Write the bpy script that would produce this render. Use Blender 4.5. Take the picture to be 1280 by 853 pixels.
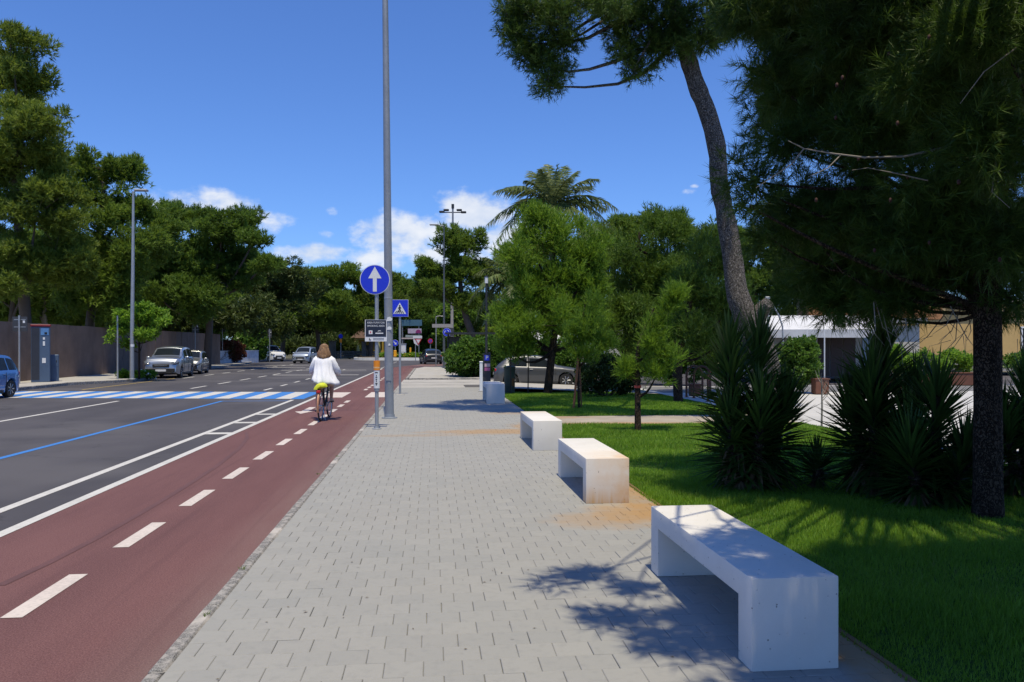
import bpy, math, random
import numpy as np
from mathutils import Vector, Matrix, Quaternion

for o in list(bpy.data.objects):
    bpy.data.objects.remove(o)
SC = bpy.context.scene
COL = SC.collection
rad = math.radians

# ------------------------------------------------------------------ camera
FOC, HOR, EYE = 996.0, 434.0, 1.565          # focal length and horizon in photograph pixels, eye height in metres
YAW = math.atan2(100.0, FOC)
CS, SN = math.cos(YAW), math.sin(YAW)
cam = bpy.data.cameras.new('camera')
cam.sensor_width = 36.0
cam.lens = FOC / 1280.0 * 36.0
cam.shift_y = (HOR - 426.5) / 1280.0
cam.clip_start = 0.05
cam.clip_end = 3000.0
cam_o = bpy.data.objects.new('camera', cam)
cam_o.location = (0, 0, EYE)
cam_o.rotation_euler = (rad(90), 0, -YAW)
COL.objects.link(cam_o)
SC.camera = cam_o

# ------------------------------------------------------------------ light
SUN_EL = rad(72.5)
SUN_AZ = rad(3.0)                             # the sun stands behind the camera, a little to the right
sdir = Vector((math.sin(SUN_AZ) * math.cos(SUN_EL), -math.cos(SUN_AZ) * math.cos(SUN_EL), math.sin(SUN_EL)))
sun = bpy.data.lights.new('sun', 'SUN')
sun.energy = 4.7
sun.angle = rad(0.53)
sun.color = (1.0, 0.89, 0.65)
sun_o = bpy.data.objects.new('sun', sun)
sun_o.rotation_euler = sdir.to_track_quat('Z', 'Y').to_euler()
sun_o.location = (0, -20, 60)
COL.objects.link(sun_o)

SC.view_settings.view_transform = 'Standard'
SC.view_settings.look = 'None'
SC.view_settings.exposure = 0.0
SC.view_settings.gamma = 1.0
SC.view_settings.use_curve_mapping = False
SC.render.engine = 'CYCLES'
SC.cycles.use_denoising = True
SC.cycles.max_bounces = 6
SC.cycles.transparent_max_bounces = 8
SC.cycles.sample_clamp_indirect = 6.0

world = bpy.data.worlds.new('World')
SC.world = world
world.use_nodes = True
WN, WL = world.node_tree.nodes, world.node_tree.links
WN.clear()


def wn(t, **kw):
    n = WN.new(t)
    for k, v in kw.items():
        setattr(n, k, v)
    return n


def wmath(op, a, b=None, c=None, clamp=False):
    n = wn('ShaderNodeMath', operation=op, use_clamp=clamp)
    for i, v in enumerate((a, b, c)):
        if v is None:
            continue
        if isinstance(v, (int, float)):
            n.inputs[i].default_value = v
        else:
            WL.new(v, n.inputs[i])
    return n.outputs[0]


def build_sky():
    out = wn('ShaderNodeOutputWorld')
    bg = wn('ShaderNodeBackground')
    bg.inputs['Strength'].default_value = 0.1
    sky = wn('ShaderNodeTexSky', sky_type='NISHITA')
    sky.sun_disc = False
    sky.sun_elevation = SUN_EL
    sky.sun_rotation = math.pi - SUN_AZ
    sky.altitude = 0
    sky.air_density = 1.0
    sky.dust_density = 0.35
    sky.ozone_density = 3.0
    hs = wn('ShaderNodeHueSaturation')
    hs.inputs['Saturation'].default_value = 1.0
    WL.new(sky.outputs[0], hs.inputs['Color'])
    tint = wn('ShaderNodeMix', data_type='RGBA', blend_type='MULTIPLY')
    tint.inputs[0].default_value = 1.0
    tint.inputs[7].default_value = (.73, 1.05, 1.65, 1)
    WL.new(hs.outputs[0], tint.inputs[6])
    tc = wn('ShaderNodeTexCoord')
    sep = wn('ShaderNodeSeparateXYZ')
    WL.new(tc.outputs['Generated'], sep.inputs[0])
    u = wmath('ARCTAN2', sep.outputs[0], sep.outputs[1])
    v = wmath('ARCSINE', sep.outputs[2])
    comb = wn('ShaderNodeCombineXYZ')
    WL.new(u, comb.inputs[0])
    WL.new(wmath('MULTIPLY', v, 1.5), comb.inputs[1])
    nz = wn('ShaderNodeTexNoise')
    nz.inputs['Scale'].default_value = 22.0
    nz.inputs['Detail'].default_value = 8.0
    nz.inputs['Roughness'].default_value = 0.58
    WL.new(comb.outputs[0], nz.inputs['Vector'])
    fine = nz.outputs['Fac']
    nz2 = wn('ShaderNodeTexNoise')
    nz2.inputs['Scale'].default_value = 8.0
    nz2.inputs['Detail'].default_value = 4.0
    WL.new(comb.outputs[0], nz2.inputs['Vector'])
    # cumulus low over the horizon, all the way round
    blobs = []
    for px, py, rx, ry, st in ((250, 258, 75, 22, 1.0), (338, 276, 38, 20, .55), (392, 316, 50, 15, .95), (415, 264, 14, 8, .3),
                               (408, 294, 14, 8, .6), (505, 292, 68, 28, 1.15), (592, 266, 50, 30, 1.2), (470, 325, 60, 18, .75), (640, 300, 60, 30, .9),
                               (860, 240, 16, 6, .05), (868, 233, 9, 4, .0), (560, 320, 70, 26, .9)):
        blobs.append((math.atan2(px - 640, FOC) + YAW, math.atan2(HOR - py, math.hypot(FOC, px - 640)), rx / FOC, ry / FOC, st))
    rr = random.Random(4)
    for k in range(26):
        a = rad(50 + 262 * k / 26.0 + rr.uniform(-4, 4))
        blobs.append((a if a < math.pi else a - 2 * math.pi, rad(rr.uniform(5, 11)), rr.uniform(.03, .08), rr.uniform(.015, .032), rr.uniform(.5, 1.1)))
    field = None
    for (u0, v0, a, b, st) in blobs:
        du = wmath('MULTIPLY', wmath('SUBTRACT', u, u0), 1.0 / a)
        dv = wmath('MULTIPLY', wmath('SUBTRACT', v, v0), 1.0 / b)
        q = wmath('ADD', wmath('MULTIPLY', du, du), wmath('MULTIPLY', dv, dv))
        m = wmath('SUBTRACT', st + .12, q)
        field = m if field is None else wmath('MAXIMUM', field, m)
    f2 = wmath('ADD', field, wmath('MULTIPLY', wmath('SUBTRACT', fine, 0.5), 3.4))
    ss = wn('ShaderNodeMapRange', interpolation_type='SMOOTHSTEP')
    ss.inputs['From Min'].default_value = 0.05
    ss.inputs['From Max'].default_value = 1.2
    ss.inputs['To Max'].default_value = 0.9
    WL.new(f2, ss.inputs['Value'])
    cr = wn('ShaderNodeValToRGB')
    cr.color_ramp.elements[0].position = 0.35
    cr.color_ramp.elements[0].color = (6.0, 6.9, 8.6, 1)
    cr.color_ramp.elements[1].position = 0.6
    cr.color_ramp.elements[1].color = (9.3, 9.5, 9.8, 1)
    WL.new(wmath('MULTIPLY_ADD', nz2.outputs['Fac'], 0.5, wmath('MULTIPLY', fine, 0.5)), cr.inputs[0])
    mx = wn('ShaderNodeMix', data_type='RGBA')
    WL.new(ss.outputs[0], mx.inputs[0])
    WL.new(tint.outputs[2], mx.inputs[6])
    WL.new(cr.outputs[0], mx.inputs[7])
    WL.new(mx.outputs[2], bg.inputs['Color'])
    WL.new(bg.outputs[0], out.inputs[0])


build_sky()

# ------------------------------------------------------------------ placing helpers


def P(px, d, z=0.0):
    """point that lies d metres ahead of the camera on the sight line of column px, at height z"""
    r = (px - 640.0) / FOC * d
    return Vector((d * SN + r * CS, d * CS - r * SN, z))


def G(px, py, z=0.0):
    """point of the level z seen at a pixel"""
    return P(px, FOC * (EYE - z) / (py - HOR), z)


def Z(py, d):
    return EYE - (py - HOR) * d / FOC


ROAD = -0.10
LOT = -0.30

# ------------------------------------------------------------------ materials
MATS = {}


class NT:
    def __init__(s, name):
        s.m = bpy.data.materials.new(name)
        s.m.use_nodes = True
        s.t = s.m.node_tree
        s.n, s.l = s.t.nodes, s.t.links
        s.n.clear()
        s.out = s.n.new('ShaderNodeOutputMaterial')
        s._geo = None

    def new(s, t, **kw):
        n = s.n.new(t)
        for k, v in kw.items():
            setattr(n, k, v)
        return n

    def val(s, n, i, v):
        if isinstance(v, (int, float)):
            n.inputs[i].default_value = v
        elif isinstance(v, tuple):
            n.inputs[i].default_value = v if len(v) != 3 or n.inputs[i].type == 'VECTOR' else (*v, 1)
        else:
            s.l.new(v, n.inputs[i])

    def math(s, op, a, b=None, c=None, clamp=False):
        n = s.new('ShaderNodeMath', operation=op, use_clamp=clamp)
        for i, v in enumerate((a, b, c)):
            if v is not None:
                s.val(n, i, v)
        return n.outputs[0]

    def geo(s):
        if s._geo is None:
            s._geo = s.new('ShaderNodeNewGeometry')
        return s._geo

    def pos(s):
        return s.geo().outputs['Position']

    def objco(s):
        return s.new('ShaderNodeTexCoord').outputs['Object']

    def noise(s, vec, scale, detail=4, rough=.55, w=0):
        n = s.new('ShaderNodeTexNoise')
        n.inputs['Scale'].default_value = scale
        n.inputs['Detail'].default_value = detail
        n.inputs['Roughness'].default_value = rough
        s.l.new(vec, n.inputs['Vector'])
        return n.outputs['Fac']

    def scalevec(s, vec, k):
        n = s.new('ShaderNodeVectorMath', operation='MULTIPLY')
        s.l.new(vec, n.inputs[0])
        n.inputs[1].default_value = k
        return n.outputs[0]

    def mix(s, f, a, b, blend='MIX'):
        n = s.new('ShaderNodeMix', data_type='RGBA', blend_type=blend)
        s.val(n, 0, f)
        s.val(n, 6, a)
        s.val(n, 7, b)
        return n.outputs[2]

    def rng(s, v, a, b, c=0.0, d=1.0, smooth=False):
        n = s.new('ShaderNodeMapRange', interpolation_type='SMOOTHSTEP' if smooth else 'LINEAR')
        s.l.new(v, n.inputs[0])
        for i, q in enumerate((a, b, c, d)):
            n.inputs[i + 1].default_value = q
        return n.outputs[0]

    def bump(s, h, strength=.3, dist=.01):
        n = s.new('ShaderNodeBump')
        n.inputs['Strength'].default_value = strength
        n.inputs['Distance'].default_value = dist
        s.l.new(h, n.inputs['Height'])
        return n.outputs[0]

    def done(s, col, rough=.7, metal=0.0, normal=None, spec=.5, coat=0.0, emit=None, alpha=None, trans=0.0, ior=None):
        b = s.new('ShaderNodeBsdfPrincipled')
        s.val(b, 'Base Color', col)
        s.val(b, 'Roughness', rough)
        b.inputs['Metallic'].default_value = metal
        b.inputs['Specular IOR Level'].default_value = spec
        b.inputs['Coat Weight'].default_value = coat
        if trans:
            b.inputs['Transmission Weight'].default_value = trans
        if normal is not None:
            s.l.new(normal, b.inputs['Normal'])
        s.l.new(b.outputs[0], s.out.inputs[0])
        return s.m


def plain(name, col, rough=.6, metal=0.0, var=.12, scale=6.0, spec=.5, coat=0.0, bump=0.0, obj=True):
    """a painted, metal, plastic or cloth surface with faint uneven dirt"""
    if name in MATS:
        return MATS[name]
    t = NT(name)
    v = t.objco() if obj else t.pos()
    n = t.noise(v, scale, 5)
    n2 = t.noise(v, scale * 9, 3)
    f = t.math('ADD', t.math('MULTIPLY', n, .7), t.math('MULTIPLY', n2, .3))
    lo = tuple(c * (1 - var * 1.6) for c in col)
    hi = tuple(min(1, c * (1 + var)) for c in col)
    c = t.mix(t.rng(f, .3, .7), lo, hi)
    r = t.rng(n2, .3, .7, max(.02, rough - .08), min(1, rough + .08))
    nm = t.bump(n2, bump, .004) if bump else None
    MATS[name] = t.done(c, r, metal, nm, spec, coat)
    return MATS[name]


def leafmat(name, a, b, c, trans=.3, clump=1.2, rough=.55, tcol=None, dry=0.0):
    """foliage: every leaf its own shade, clumps of lighter and darker growth"""
    if name in MATS:
        return MATS[name]
    t = NT(name)
    ri = t.geo().outputs['Random Per Island']
    n = t.noise(t.pos(), clump, 2)
    f = t.math('ADD', t.math('MULTIPLY', ri, .55), t.rng(n, .3, .7, 0, .45))
    cr = t.new('ShaderNodeValToRGB')
    e = cr.color_ramp.elements
    e[0].position, e[0].color = .1, (*a, 1)
    e[1].position, e[1].color = .9, (*c, 1)
    m = e.new(.5)
    m.color = (*b, 1)
    t.l.new(f, cr.inputs[0])
    colour = cr.outputs[0]
    if dry:
        patch = t.rng(t.noise(t.pos(), .9, 4, .6), .52, .72, .15, 1.0)
        colour = t.mix(t.math('MULTIPLY', t.rng(t.math('FRACT', t.math('MULTIPLY', ri, 13.7)), 1 - dry, 1 - dry + .02), patch), colour, (.30, .25, .10))
    bs = t.new('ShaderNodeBsdfPrincipled')
    t.l.new(colour, bs.inputs['Base Color'])
    bs.inputs['Roughness'].default_value = rough
    bs.inputs['Specular IOR Level'].default_value = .3
    tr = t.new('ShaderNodeBsdfTranslucent')
    tc = t.mix(.55, colour, tcol or tuple(min(1, x * 1.9) for x in c))
    t.l.new(tc, tr.inputs[0])
    mx = t.new('ShaderNodeMixShader')
    mx.inputs[0].default_value = trans
    t.l.new(bs.outputs[0], mx.inputs[1])
    t.l.new(tr.outputs[0], mx.inputs[2])
    t.l.new(mx.outputs[0], t.out.inputs[0])
    MATS[name] = t.m
    return t.m


def glassmat(name, col=(.012, .016, .02), rough=.04):
    if name in MATS:
        return MATS[name]
    t = NT(name)
    n = t.noise(t.objco(), 3, 2)
    MATS[name] = t.done(t.mix(n, tuple(c * .7 for c in col), tuple(c * 1.5 for c in col)), rough, 0, None, .14, 0)
    return MATS[name]


# ------------------------------------------------------------------ objects and tags


def tag(o, label=None, cat=None, group=None, kind=None):
    if label:
        o['label'] = label
    if cat:
        o['category'] = cat
    if group:
        o['group'] = group
    if kind:
        o['kind'] = kind
    return o


def link(name, data, parent=None, mat=None):
    o = bpy.data.objects.new(name, data)
    COL.objects.link(o)
    if parent is not None:
        o.parent = parent
    if mat is not None and data is not None and not data.materials:
        data.materials.append(mat)
    return o


def thing(name, label, cat, loc=(0, 0, 0), rz=0.0, group=None):
    o = link(name, None)
    o.empty_display_size = .2
    o.location = loc
    o.rotation_euler = (0, 0, rz)
    return tag(o, label, cat, group)


def copy_tree(o, parent=None):
    c = o.copy()
    COL.objects.link(c)
    c.parent = parent
    for ch in list(o.children):
        copy_tree(ch, c)
    return c


def frame_of(a, b):
    d = (Vector(b) - Vector(a))
    L = d.length
    d = d / L if L > 1e-9 else Vector((0, 0, 1))
    up = Vector((0, 0, 1)) if abs(d.z) < .95 else Vector((1, 0, 0))
    s = d.cross(up).normalized()
    t = s.cross(d).normalized()
    return d, s, t


class MB:
    def __init__(s):
        s.v, s.f = [], []

    def add(s, vs, fs):
        k = len(s.v)
        s.v += [tuple(p) for p in vs]
        s.f += [tuple(i + k for i in f) for f in fs]
        return s

    def box(s, c, size, rz=0.0, taper=1.0, bev=0.0):
        x, y, z = (q / 2.0 for q in size)
        if bev <= 0:
            vs = [(sx * x * (taper if sz > 0 else 1), sy * y * (taper if sz > 0 else 1), sz * z) for sz in (-1, 1) for sx, sy in ((-1, -1), (1, -1), (1, 1), (-1, 1))]
            fs = [(3, 2, 1, 0), (4, 5, 6, 7), (0, 1, 5, 4), (1, 2, 6, 5), (2, 3, 7, 6), (3, 0, 4, 7)]
        else:
            b = min(bev, x * .9, y * .9, z * .9)
            vs = []
            for zz, ins in ((-z, b), (-z + b, 0), (z - b, 0), (z, b)):
                xi, yi = x - ins, y - ins
                c2 = b if ins == 0 else b * .6
                vs += [(-xi + c2, -yi, zz), (xi - c2, -yi, zz), (xi, -yi + c2, zz), (xi, yi - c2, zz), (xi - c2, yi, zz), (-xi + c2, yi, zz), (-xi, yi - c2, zz), (-xi, -yi + c2, zz)]
            fs = [tuple(range(7, -1, -1)), tuple(range(24, 32))]
            for r in range(3):
                for i in range(8):
                    j = (i + 1) % 8
                    fs.append((r * 8 + i, r * 8 + j, r * 8 + 8 + j, r * 8 + 8 + i))
        ca, sa = math.cos(rz), math.sin(rz)
        return s.add([(c[0] + a * ca - b_ * sa, c[1] + a * sa + b_ * ca, c[2] + z_) for a, b_, z_ in vs], fs)

    def tube(s, pts, rads, n=10, caps=True):
        pts = [Vector(p) for p in pts]
        if isinstance(rads, (int, float)):
            rads = [rads] * len(pts)
        k0 = len(s.v)
        prev = None
        for i, p in enumerate(pts):
            a = pts[max(0, i - 1)]
            b = pts[min(len(pts) - 1, i + 1)]
            d, sx, tx = frame_of(a, b)
            if prev is not None:
                sx = (prev - d * prev.dot(d))
                sx = sx.normalized() if sx.length > 1e-6 else frame_of(a, b)[1]
                tx = sx.cross(d).normalized()
            prev = sx
            for j in range(n):
                an = 2 * math.pi * j / n
                q = p + (sx * math.cos(an) + tx * math.sin(an)) * rads[i]
                s.v.append(tuple(q))
        for i in range(len(pts) - 1):
            for j in range(n):
                j2 = (j + 1) % n
                s.f.append((k0 + i * n + j, k0 + (i + 1) * n + j, k0 + (i + 1) * n + j2, k0 + i * n + j2))
        if caps:
            s.f.append(tuple(k0 + j for j in range(n)))
            s.f.append(tuple(k0 + (len(pts) - 1) * n + j for j in range(n - 1, -1, -1)))
        return s

    def cyl(s, a, b, r0, r1=None, n=14):
        return s.tube([a, b], [r0, r0 if r1 is None else r1], n)

    def lathe(s, prof, c=(0, 0, 0), n=20, axis='z'):
        k0 = len(s.v)
        for r, h in prof:
            for j in range(n):
                a = 2 * math.pi * j / n
                p = (r * math.cos(a), r * math.sin(a), h)
                if axis == 'y':
                    p = (p[0], p[2], p[1])
                elif axis == 'x':
                    p = (p[2], p[0], p[1])
                s.v.append((p[0] + c[0], p[1] + c[1], p[2] + c[2]))
        for i in range(len(prof) - 1):
            for j in range(n):
                j2 = (j + 1) % n
                s.f.append((k0 + i * n + j, k0 + i * n + j2, k0 + (i + 1) * n + j2, k0 + (i + 1) * n + j))
        s.f.append(tuple(k0 + j for j in range(n - 1, -1, -1)))
        s.f.append(tuple(k0 + (len(prof) - 1) * n + j for j in range(n)))
        return s

    def prism(s, poly, y0, y1):
        """outline in x,z pushed from y0 to y1"""
        n = len(poly)
        vs = [(x, y0, z) for x, z in poly] + [(x, y1, z) for x, z in poly]
        fs = [tuple(range(n)), tuple(range(2 * n - 1, n - 1, -1))]
        fs += [(i, i + n, (i + 1) % n + n, (i + 1) % n) for i in range(n)]
        return s.add(vs, fs)

    def slab(s, poly, z0, z1):
        """outline in x,y pushed from z0 up to z1"""
        n = len(poly)
        vs = [(x, y, z0) for x, y in poly] + [(x, y, z1) for x, y in poly]
        fs = [tuple(range(n - 1, -1, -1)), tuple(range(n, 2 * n))]
        fs += [(i, (i + 1) % n, (i + 1) % n + n, i + n) for i in range(n)]
        return s.add(vs, fs)

    def quad(s, *p):
        return s.add(p, [tuple(range(len(p)))])

    def ball(s, c, r, n=12, m=8):
        rx, ry, rz = (r, r, r) if isinstance(r, (int, float)) else r
        vs = []
        for i in range(1, m):
            t = math.pi * i / m
            for j in range(n):
                a = 2 * math.pi * j / n
                vs.append((c[0] + rx * math.sin(t) * math.cos(a), c[1] + ry * math.sin(t) * math.sin(a), c[2] + rz * math.cos(t)))
        vs += [(c[0], c[1], c[2] + rz), (c[0], c[1], c[2] - rz)]
        fs = []
        for i in range(m - 2):
            for j in range(n):
                j2 = (j + 1) % n
                fs.append((i * n + j, (i + 1) * n + j, (i + 1) * n + j2, i * n + j2))
        T, B = len(vs) - 2, len(vs) - 1
        for j in range(n):
            j2 = (j + 1) % n
            fs.append((T, j, j2))
            fs.append((B, (m - 2) * n + j2, (m - 2) * n + j))
        return s.add(vs, fs)

    def mesh(s, name, smooth=None):
        me = bpy.data.meshes.new(name)
        me.from_pydata(s.v, [], s.f)
        me.update()
        if smooth is not None:
            me.polygons.foreach_set('use_smooth', [True] * len(me.polygons))
            me.set_sharp_from_angle(angle=rad(smooth))
        return me

    def build(s, name, mat, parent=None, smooth=None, loc=None, rz=None):
        o = link(name, s.mesh(name, smooth), parent, mat)
        if loc is not None:
            o.location = loc
        if rz is not None:
            o.rotation_euler = (0, 0, rz)
        return o


def tri_mesh(name, V, T):
    """mesh straight from arrays"""
    me = bpy.data.meshes.new(name)
    V = np.asarray(V, dtype=np.float32)
    T = np.asarray(T, dtype=np.int32)
    k = T.shape[1]
    me.vertices.add(len(V))
    me.vertices.foreach_set('co', V.ravel())
    me.loops.add(T.size)
    me.loops.foreach_set('vertex_index', T.ravel())
    me.polygons.add(len(T))
    me.polygons.foreach_set('loop_start', np.arange(0, T.size, k, dtype=np.int32))
    me.polygons.foreach_set('loop_total', np.full(len(T), k, dtype=np.int32))
    me.update(calc_edges=True)
    return me


_font_cache = {}


def text_obj(name, body, size, mat, parent, loc, rot=(math.pi / 2, 0, 0), width=None):
    cu = bpy.data.curves.new(name, 'FONT')
    cu.body = body
    cu.size = size
    cu.align_x = 'CENTER'
    cu.align_y = 'CENTER'
    cu.extrude = .0008
    cu.resolution_u = 3
    tmp = bpy.data.objects.new(name, cu)
    COL.objects.link(tmp)
    bpy.context.view_layer.update()
    dg = bpy.context.evaluated_depsgraph_get()
    me = bpy.data.meshes.new_from_object(tmp.evaluated_get(dg))
    w = tmp.dimensions.x
    bpy.data.objects.remove(tmp)
    me.materials.clear()
    o = link(name, me, parent, mat)
    o.location = loc
    o.rotation_euler = rot
    if width and w > 0:
        o.scale = (width / w, 1, 1)
    return o

# ------------------------------------------------------------------ ground materials


def stain_mask(t, spots, nscale=5.0):
    """rust and mineral stains left by irrigation water, each at its own spot: (x, y, rx, ry, strength)"""
    sep = t.new('ShaderNodeSeparateXYZ')
    t.l.new(t.pos(), sep.inputs[0])
    nz = t.noise(t.pos(), nscale, 5, .6)
    nz = t.math('MULTIPLY', t.math('SUBTRACT', nz, .5), 1.5)
    out = None
    for (x, y, rx, ry, st) in spots:
        dx = t.math('MULTIPLY', t.math('SUBTRACT', sep.outputs[0], x), 1 / rx)
        dy = t.math('MULTIPLY', t.math('SUBTRACT', sep.outputs[1], y), 1 / ry)
        q = t.math('ADD', t.math('MULTIPLY', dx, dx), t.math('MULTIPLY', dy, dy))
        m = t.rng(t.math('ADD', t.math('SUBTRACT', 1.0, q), nz), -.15, 1.0, 0, st, True)
        out = m if out is None else t.math('MAXIMUM', out, m)
    return out


def mat_ground():
    t = NT('dry_earth')
    n = t.noise(t.pos(), .35, 6)
    n2 = t.noise(t.pos(), 7, 4)
    c = t.mix(t.rng(n, .35, .65), (.055, .06, .025), (.16, .13, .08))
    c = t.mix(t.math('MULTIPLY', n2, .4), c, (.05, .06, .02))
    return t.done(c, .95, 0, t.bump(n2, .5, .05), .2)


def mat_asphalt():
    t = NT('worn_asphalt')
    p = t.pos()
    big = t.noise(t.scalevec(p, (.7, .12, 1)), .8, 5)
    grain = t.noise(p, 110, 3, .8)
    patch = t.noise(p, .22, 3)
    c = t.mix(t.rng(big, .32, .68), (.046, .0445, .053), (.074, .070, .080))
    c = t.mix(t.rng(patch, .5, .62), c, (.086, .082, .09))
    c = t.mix(t.rng(grain, .48, .72, 0, .6), c, (.12, .115, .12))
    vor = t.new('ShaderNodeTexVoronoi', feature='DISTANCE_TO_EDGE')
    vor.inputs['Scale'].default_value = .28
    wob = t.new('ShaderNodeVectorMath', operation='ADD')
    t.l.new(p, wob.inputs[0])
    nn = t.new('ShaderNodeTexNoise')
    nn.inputs['Scale'].default_value = 1.1
    nn.inputs['Detail'].default_value = 5
    t.l.new(p, nn.inputs['Vector'])
    t.l.new(t.scalevec(nn.outputs['Color'], (1.6, 1.6, 0)), wob.inputs[1])
    t.l.new(wob.outputs[0], vor.inputs['Vector'])
    crack = t.rng(vor.outputs['Distance'], 0.0, .006, .45, 0)
    c = t.mix(crack, c, (.03, .03, .032))
    return t.done(c, t.rng(grain, .3, .7, .78, .95), 0, t.bump(grain, .35, .004), .3)


def mat_red_lane():
    t = NT('red_cycle_lane_coating')
    p = t.pos()
    grain = t.noise(p, 105, 3, .8)
    big = t.noise(t.scalevec(p, (1.6, .25, 1)), 1.0, 6, .6)
    c = t.mix(t.rng(big, .3, .7), (.108, .047, .049), (.155, .071, .070))
    c = t.mix(t.rng(grain, .48, .70, 0, .6), c, (.27, .165, .155))
    c = t.mix(t.rng(grain, .30, .47, .75, 0), c, (.04, .02, .021))
    sep = t.new('ShaderNodeSeparateXYZ')
    t.l.new(p, sep.inputs[0])
    dust = t.math('MULTIPLY', t.rng(sep.outputs[0], -1.85, -1.37, 0, .55), t.noise(t.scalevec(p, (3, .6, 1)), 2.0, 5))
    c = t.mix(dust, c, (.23, .18, .165))
    wheel = t.noise(t.scalevec(p, (9, .2, 1)), 1.0, 4)
    c = t.mix(t.rng(wheel, .55, .75, 0, .3), c, (.075, .035, .038))
    return t.done(c, .9, 0, t.bump(grain, .5, .004), .3)


def mat_paint(name, col, wear=.35):
    t = NT(name)
    p = t.pos()
    n = t.noise(p, 38, 5, .7)
    n2 = t.noise(p, 2.5, 3)
    f = t.rng(t.math('ADD', n, t.math('MULTIPLY', n2, .45)), .62, 1.02, 0, 1)
    c = t.mix(t.math('MULTIPLY', f, wear * 2), col, tuple(x * .45 + .03 for x in col))
    return t.done(c, .75, 0, t.bump(n, .2, .002), .35)


PAVE_SPOTS = [(2.1, 7.4, .42, .8, 1.0), (1.9, 7.3, .6, .6, .85), (2.2, 8.9, .3, 1.5, .9), (2.2, 6.2, .3, 1.4, 1.0), (1.55, 7.1, .6, .45, .5), (1.5, 14.7, 1.9, .55, .75), (2.2, 15.6, .8, 1.0, .75), (-.3, 14.2, 1.3, .25, .3),
              (2.2, 3.9, .28, 1.0, .8), (2.15, 11.0, .2, 1.3, .55), (1.95, 18.8, .9, .5, .4)]


def mat_paver():
    t = NT('grey_concrete_paver')
    p = t.pos()
    oi = t.new('ShaderNodeObjectInfo').outputs['Random']
    ri = t.geo().outputs['Random Per Island']
    r = t.math('FRACT', t.math('ADD', t.math('MULTIPLY', oi, 7.31), t.math('MULTIPLY', ri, 3.77)))
    big = t.noise(p, .9, 4)
    fine = t.noise(p, 240, 3, .7)
    mid = t.noise(p, 17, 4)
    c = t.mix(r, (.295, .296, .286), (.335, .332, .315))
    c = t.mix(t.rng(big, .35, .65, 0, .4), c, (.33, .318, .295))
    c = t.mix(t.rng(mid, .5, .75, 0, .30), c, (.19, .195, .195))
    c = t.mix(t.rng(fine, .3, .8, .35, 0), c, (.17, .175, .18))
    gum = t.new('ShaderNodeTexVoronoi')
    gum.inputs['Scale'].default_value = 2.6
    t.l.new(p, gum.inputs['Vector'])
    c = t.mix(t.rng(gum.outputs['Distance'], .025, .04, .5, 0), c, (.12, .12, .12))
    c = t.mix(t.math('MULTIPLY', stain_mask(t, PAVE_SPOTS), .9), c, (.36, .215, .085))
    return t.done(c, .85, 0, t.bump(fine, .25, .002), .3)


def mat_joint():
    t = NT('sandy_joint')
    n = t.noise(t.pos(), 60, 3)
    c = t.mix(n, (.10, .098, .09), (.22, .21, .19))
    c = t.mix(stain_mask(t, PAVE_SPOTS), c, (.15, .1, .05))
    return t.done(c, .95)


def mat_granite():
    t = NT('speckled_granite')
    p = t.pos()
    n = t.noise(p, 130, 2, .8)
    n2 = t.noise(p, 14, 4)
    big = t.noise(p, 1.4, 3)
    c = t.mix(t.rng(n, .38, .62), (.07, .07, .07), (.30, .29, .28))
    c = t.mix(t.rng(n2, .46, .60, 0, .75), c, (.36, .34, .32))
    c = t.mix(t.rng(big, .56, .64, 0, .85), c, (.46, .43, .40))
    return t.done(c, .85, 0, t.bump(n2, .5, .006), .3)


def mat_concrete(name, lo, hi, sc=1.2, spots=None):
    t = NT(name)
    p = t.pos()
    n = t.noise(p, sc, 5)
    f = t.noise(p, sc * 60, 3)
    c = t.mix(t.rng(n, .3, .7), lo, hi)
    c = t.mix(t.math('MULTIPLY', f, .25), c, tuple(x * .55 for x in lo))
    if spots:
        c = t.mix(stain_mask(t, spots), c, (.36, .2, .08))
    return t.done(c, .88, 0, t.bump(f, .25, .004), .3)


def mat_lawn_soil():
    t = NT('mown_lawn_base')
    p = t.pos()
    n = t.noise(p, 1.3, 4)
    f = t.noise(p, 70, 4, .7)
    c = t.mix(t.rng(n, .35, .65), (.05, .11, .012), (.075, .15, .018))
    c = t.mix(t.rng(f, .4, .7), c, (.022, .05, .01))
    return t.done(c, .9, 0, t.bump(f, .8, .03), .2)


M_ASPH = mat_asphalt()
M_RED = mat_red_lane()
M_WHITE = mat_paint('white_road_paint', (.56, .55, .53), .3)
M_LANE_W = mat_paint('cream_road_paint', (.60, .53, .49), .32)
M_BLUE = mat_paint('blue_road_paint', (.045, .20, .56), .3)
M_PAVER = mat_paver()
M_JOINT = mat_joint()
M_GRAN = mat_granite()
M_PALE = mat_concrete('pale_concrete', (.34, .33, .31), (.47, .45, .42))
M_PLAZA = mat_concrete('bright_plaza_paving', (.46, .46, .46), (.58, .57, .55), .5)
M_PATH = mat_concrete('beige_gravel_path', (.30, .26, .21), (.42, .37, .31), 1.4, [(3.5, 15.9, 2.5, .5, .8), (6.0, 15.8, 2.0, .4, .8), (2.6, 17.6, 1.2, .4, .5)])
M_SOIL = mat_lawn_soil()


def struct(o):
    o['kind'] = 'structure'
    return o


def sheet(name, polys, z, mat, parent=None):
    mb = MB()
    for p in polys:
        mb.quad(*[(q[0], q[1], q[2] if len(q) > 2 else z) for q in p])
    o = mb.build(name, mat, parent)
    if parent is None:
        struct(o)
    return o


def rect(x0, x1, y0, y1):
    return [(x0, y0), (x1, y0), (x1, y1), (x0, y1)]


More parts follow.
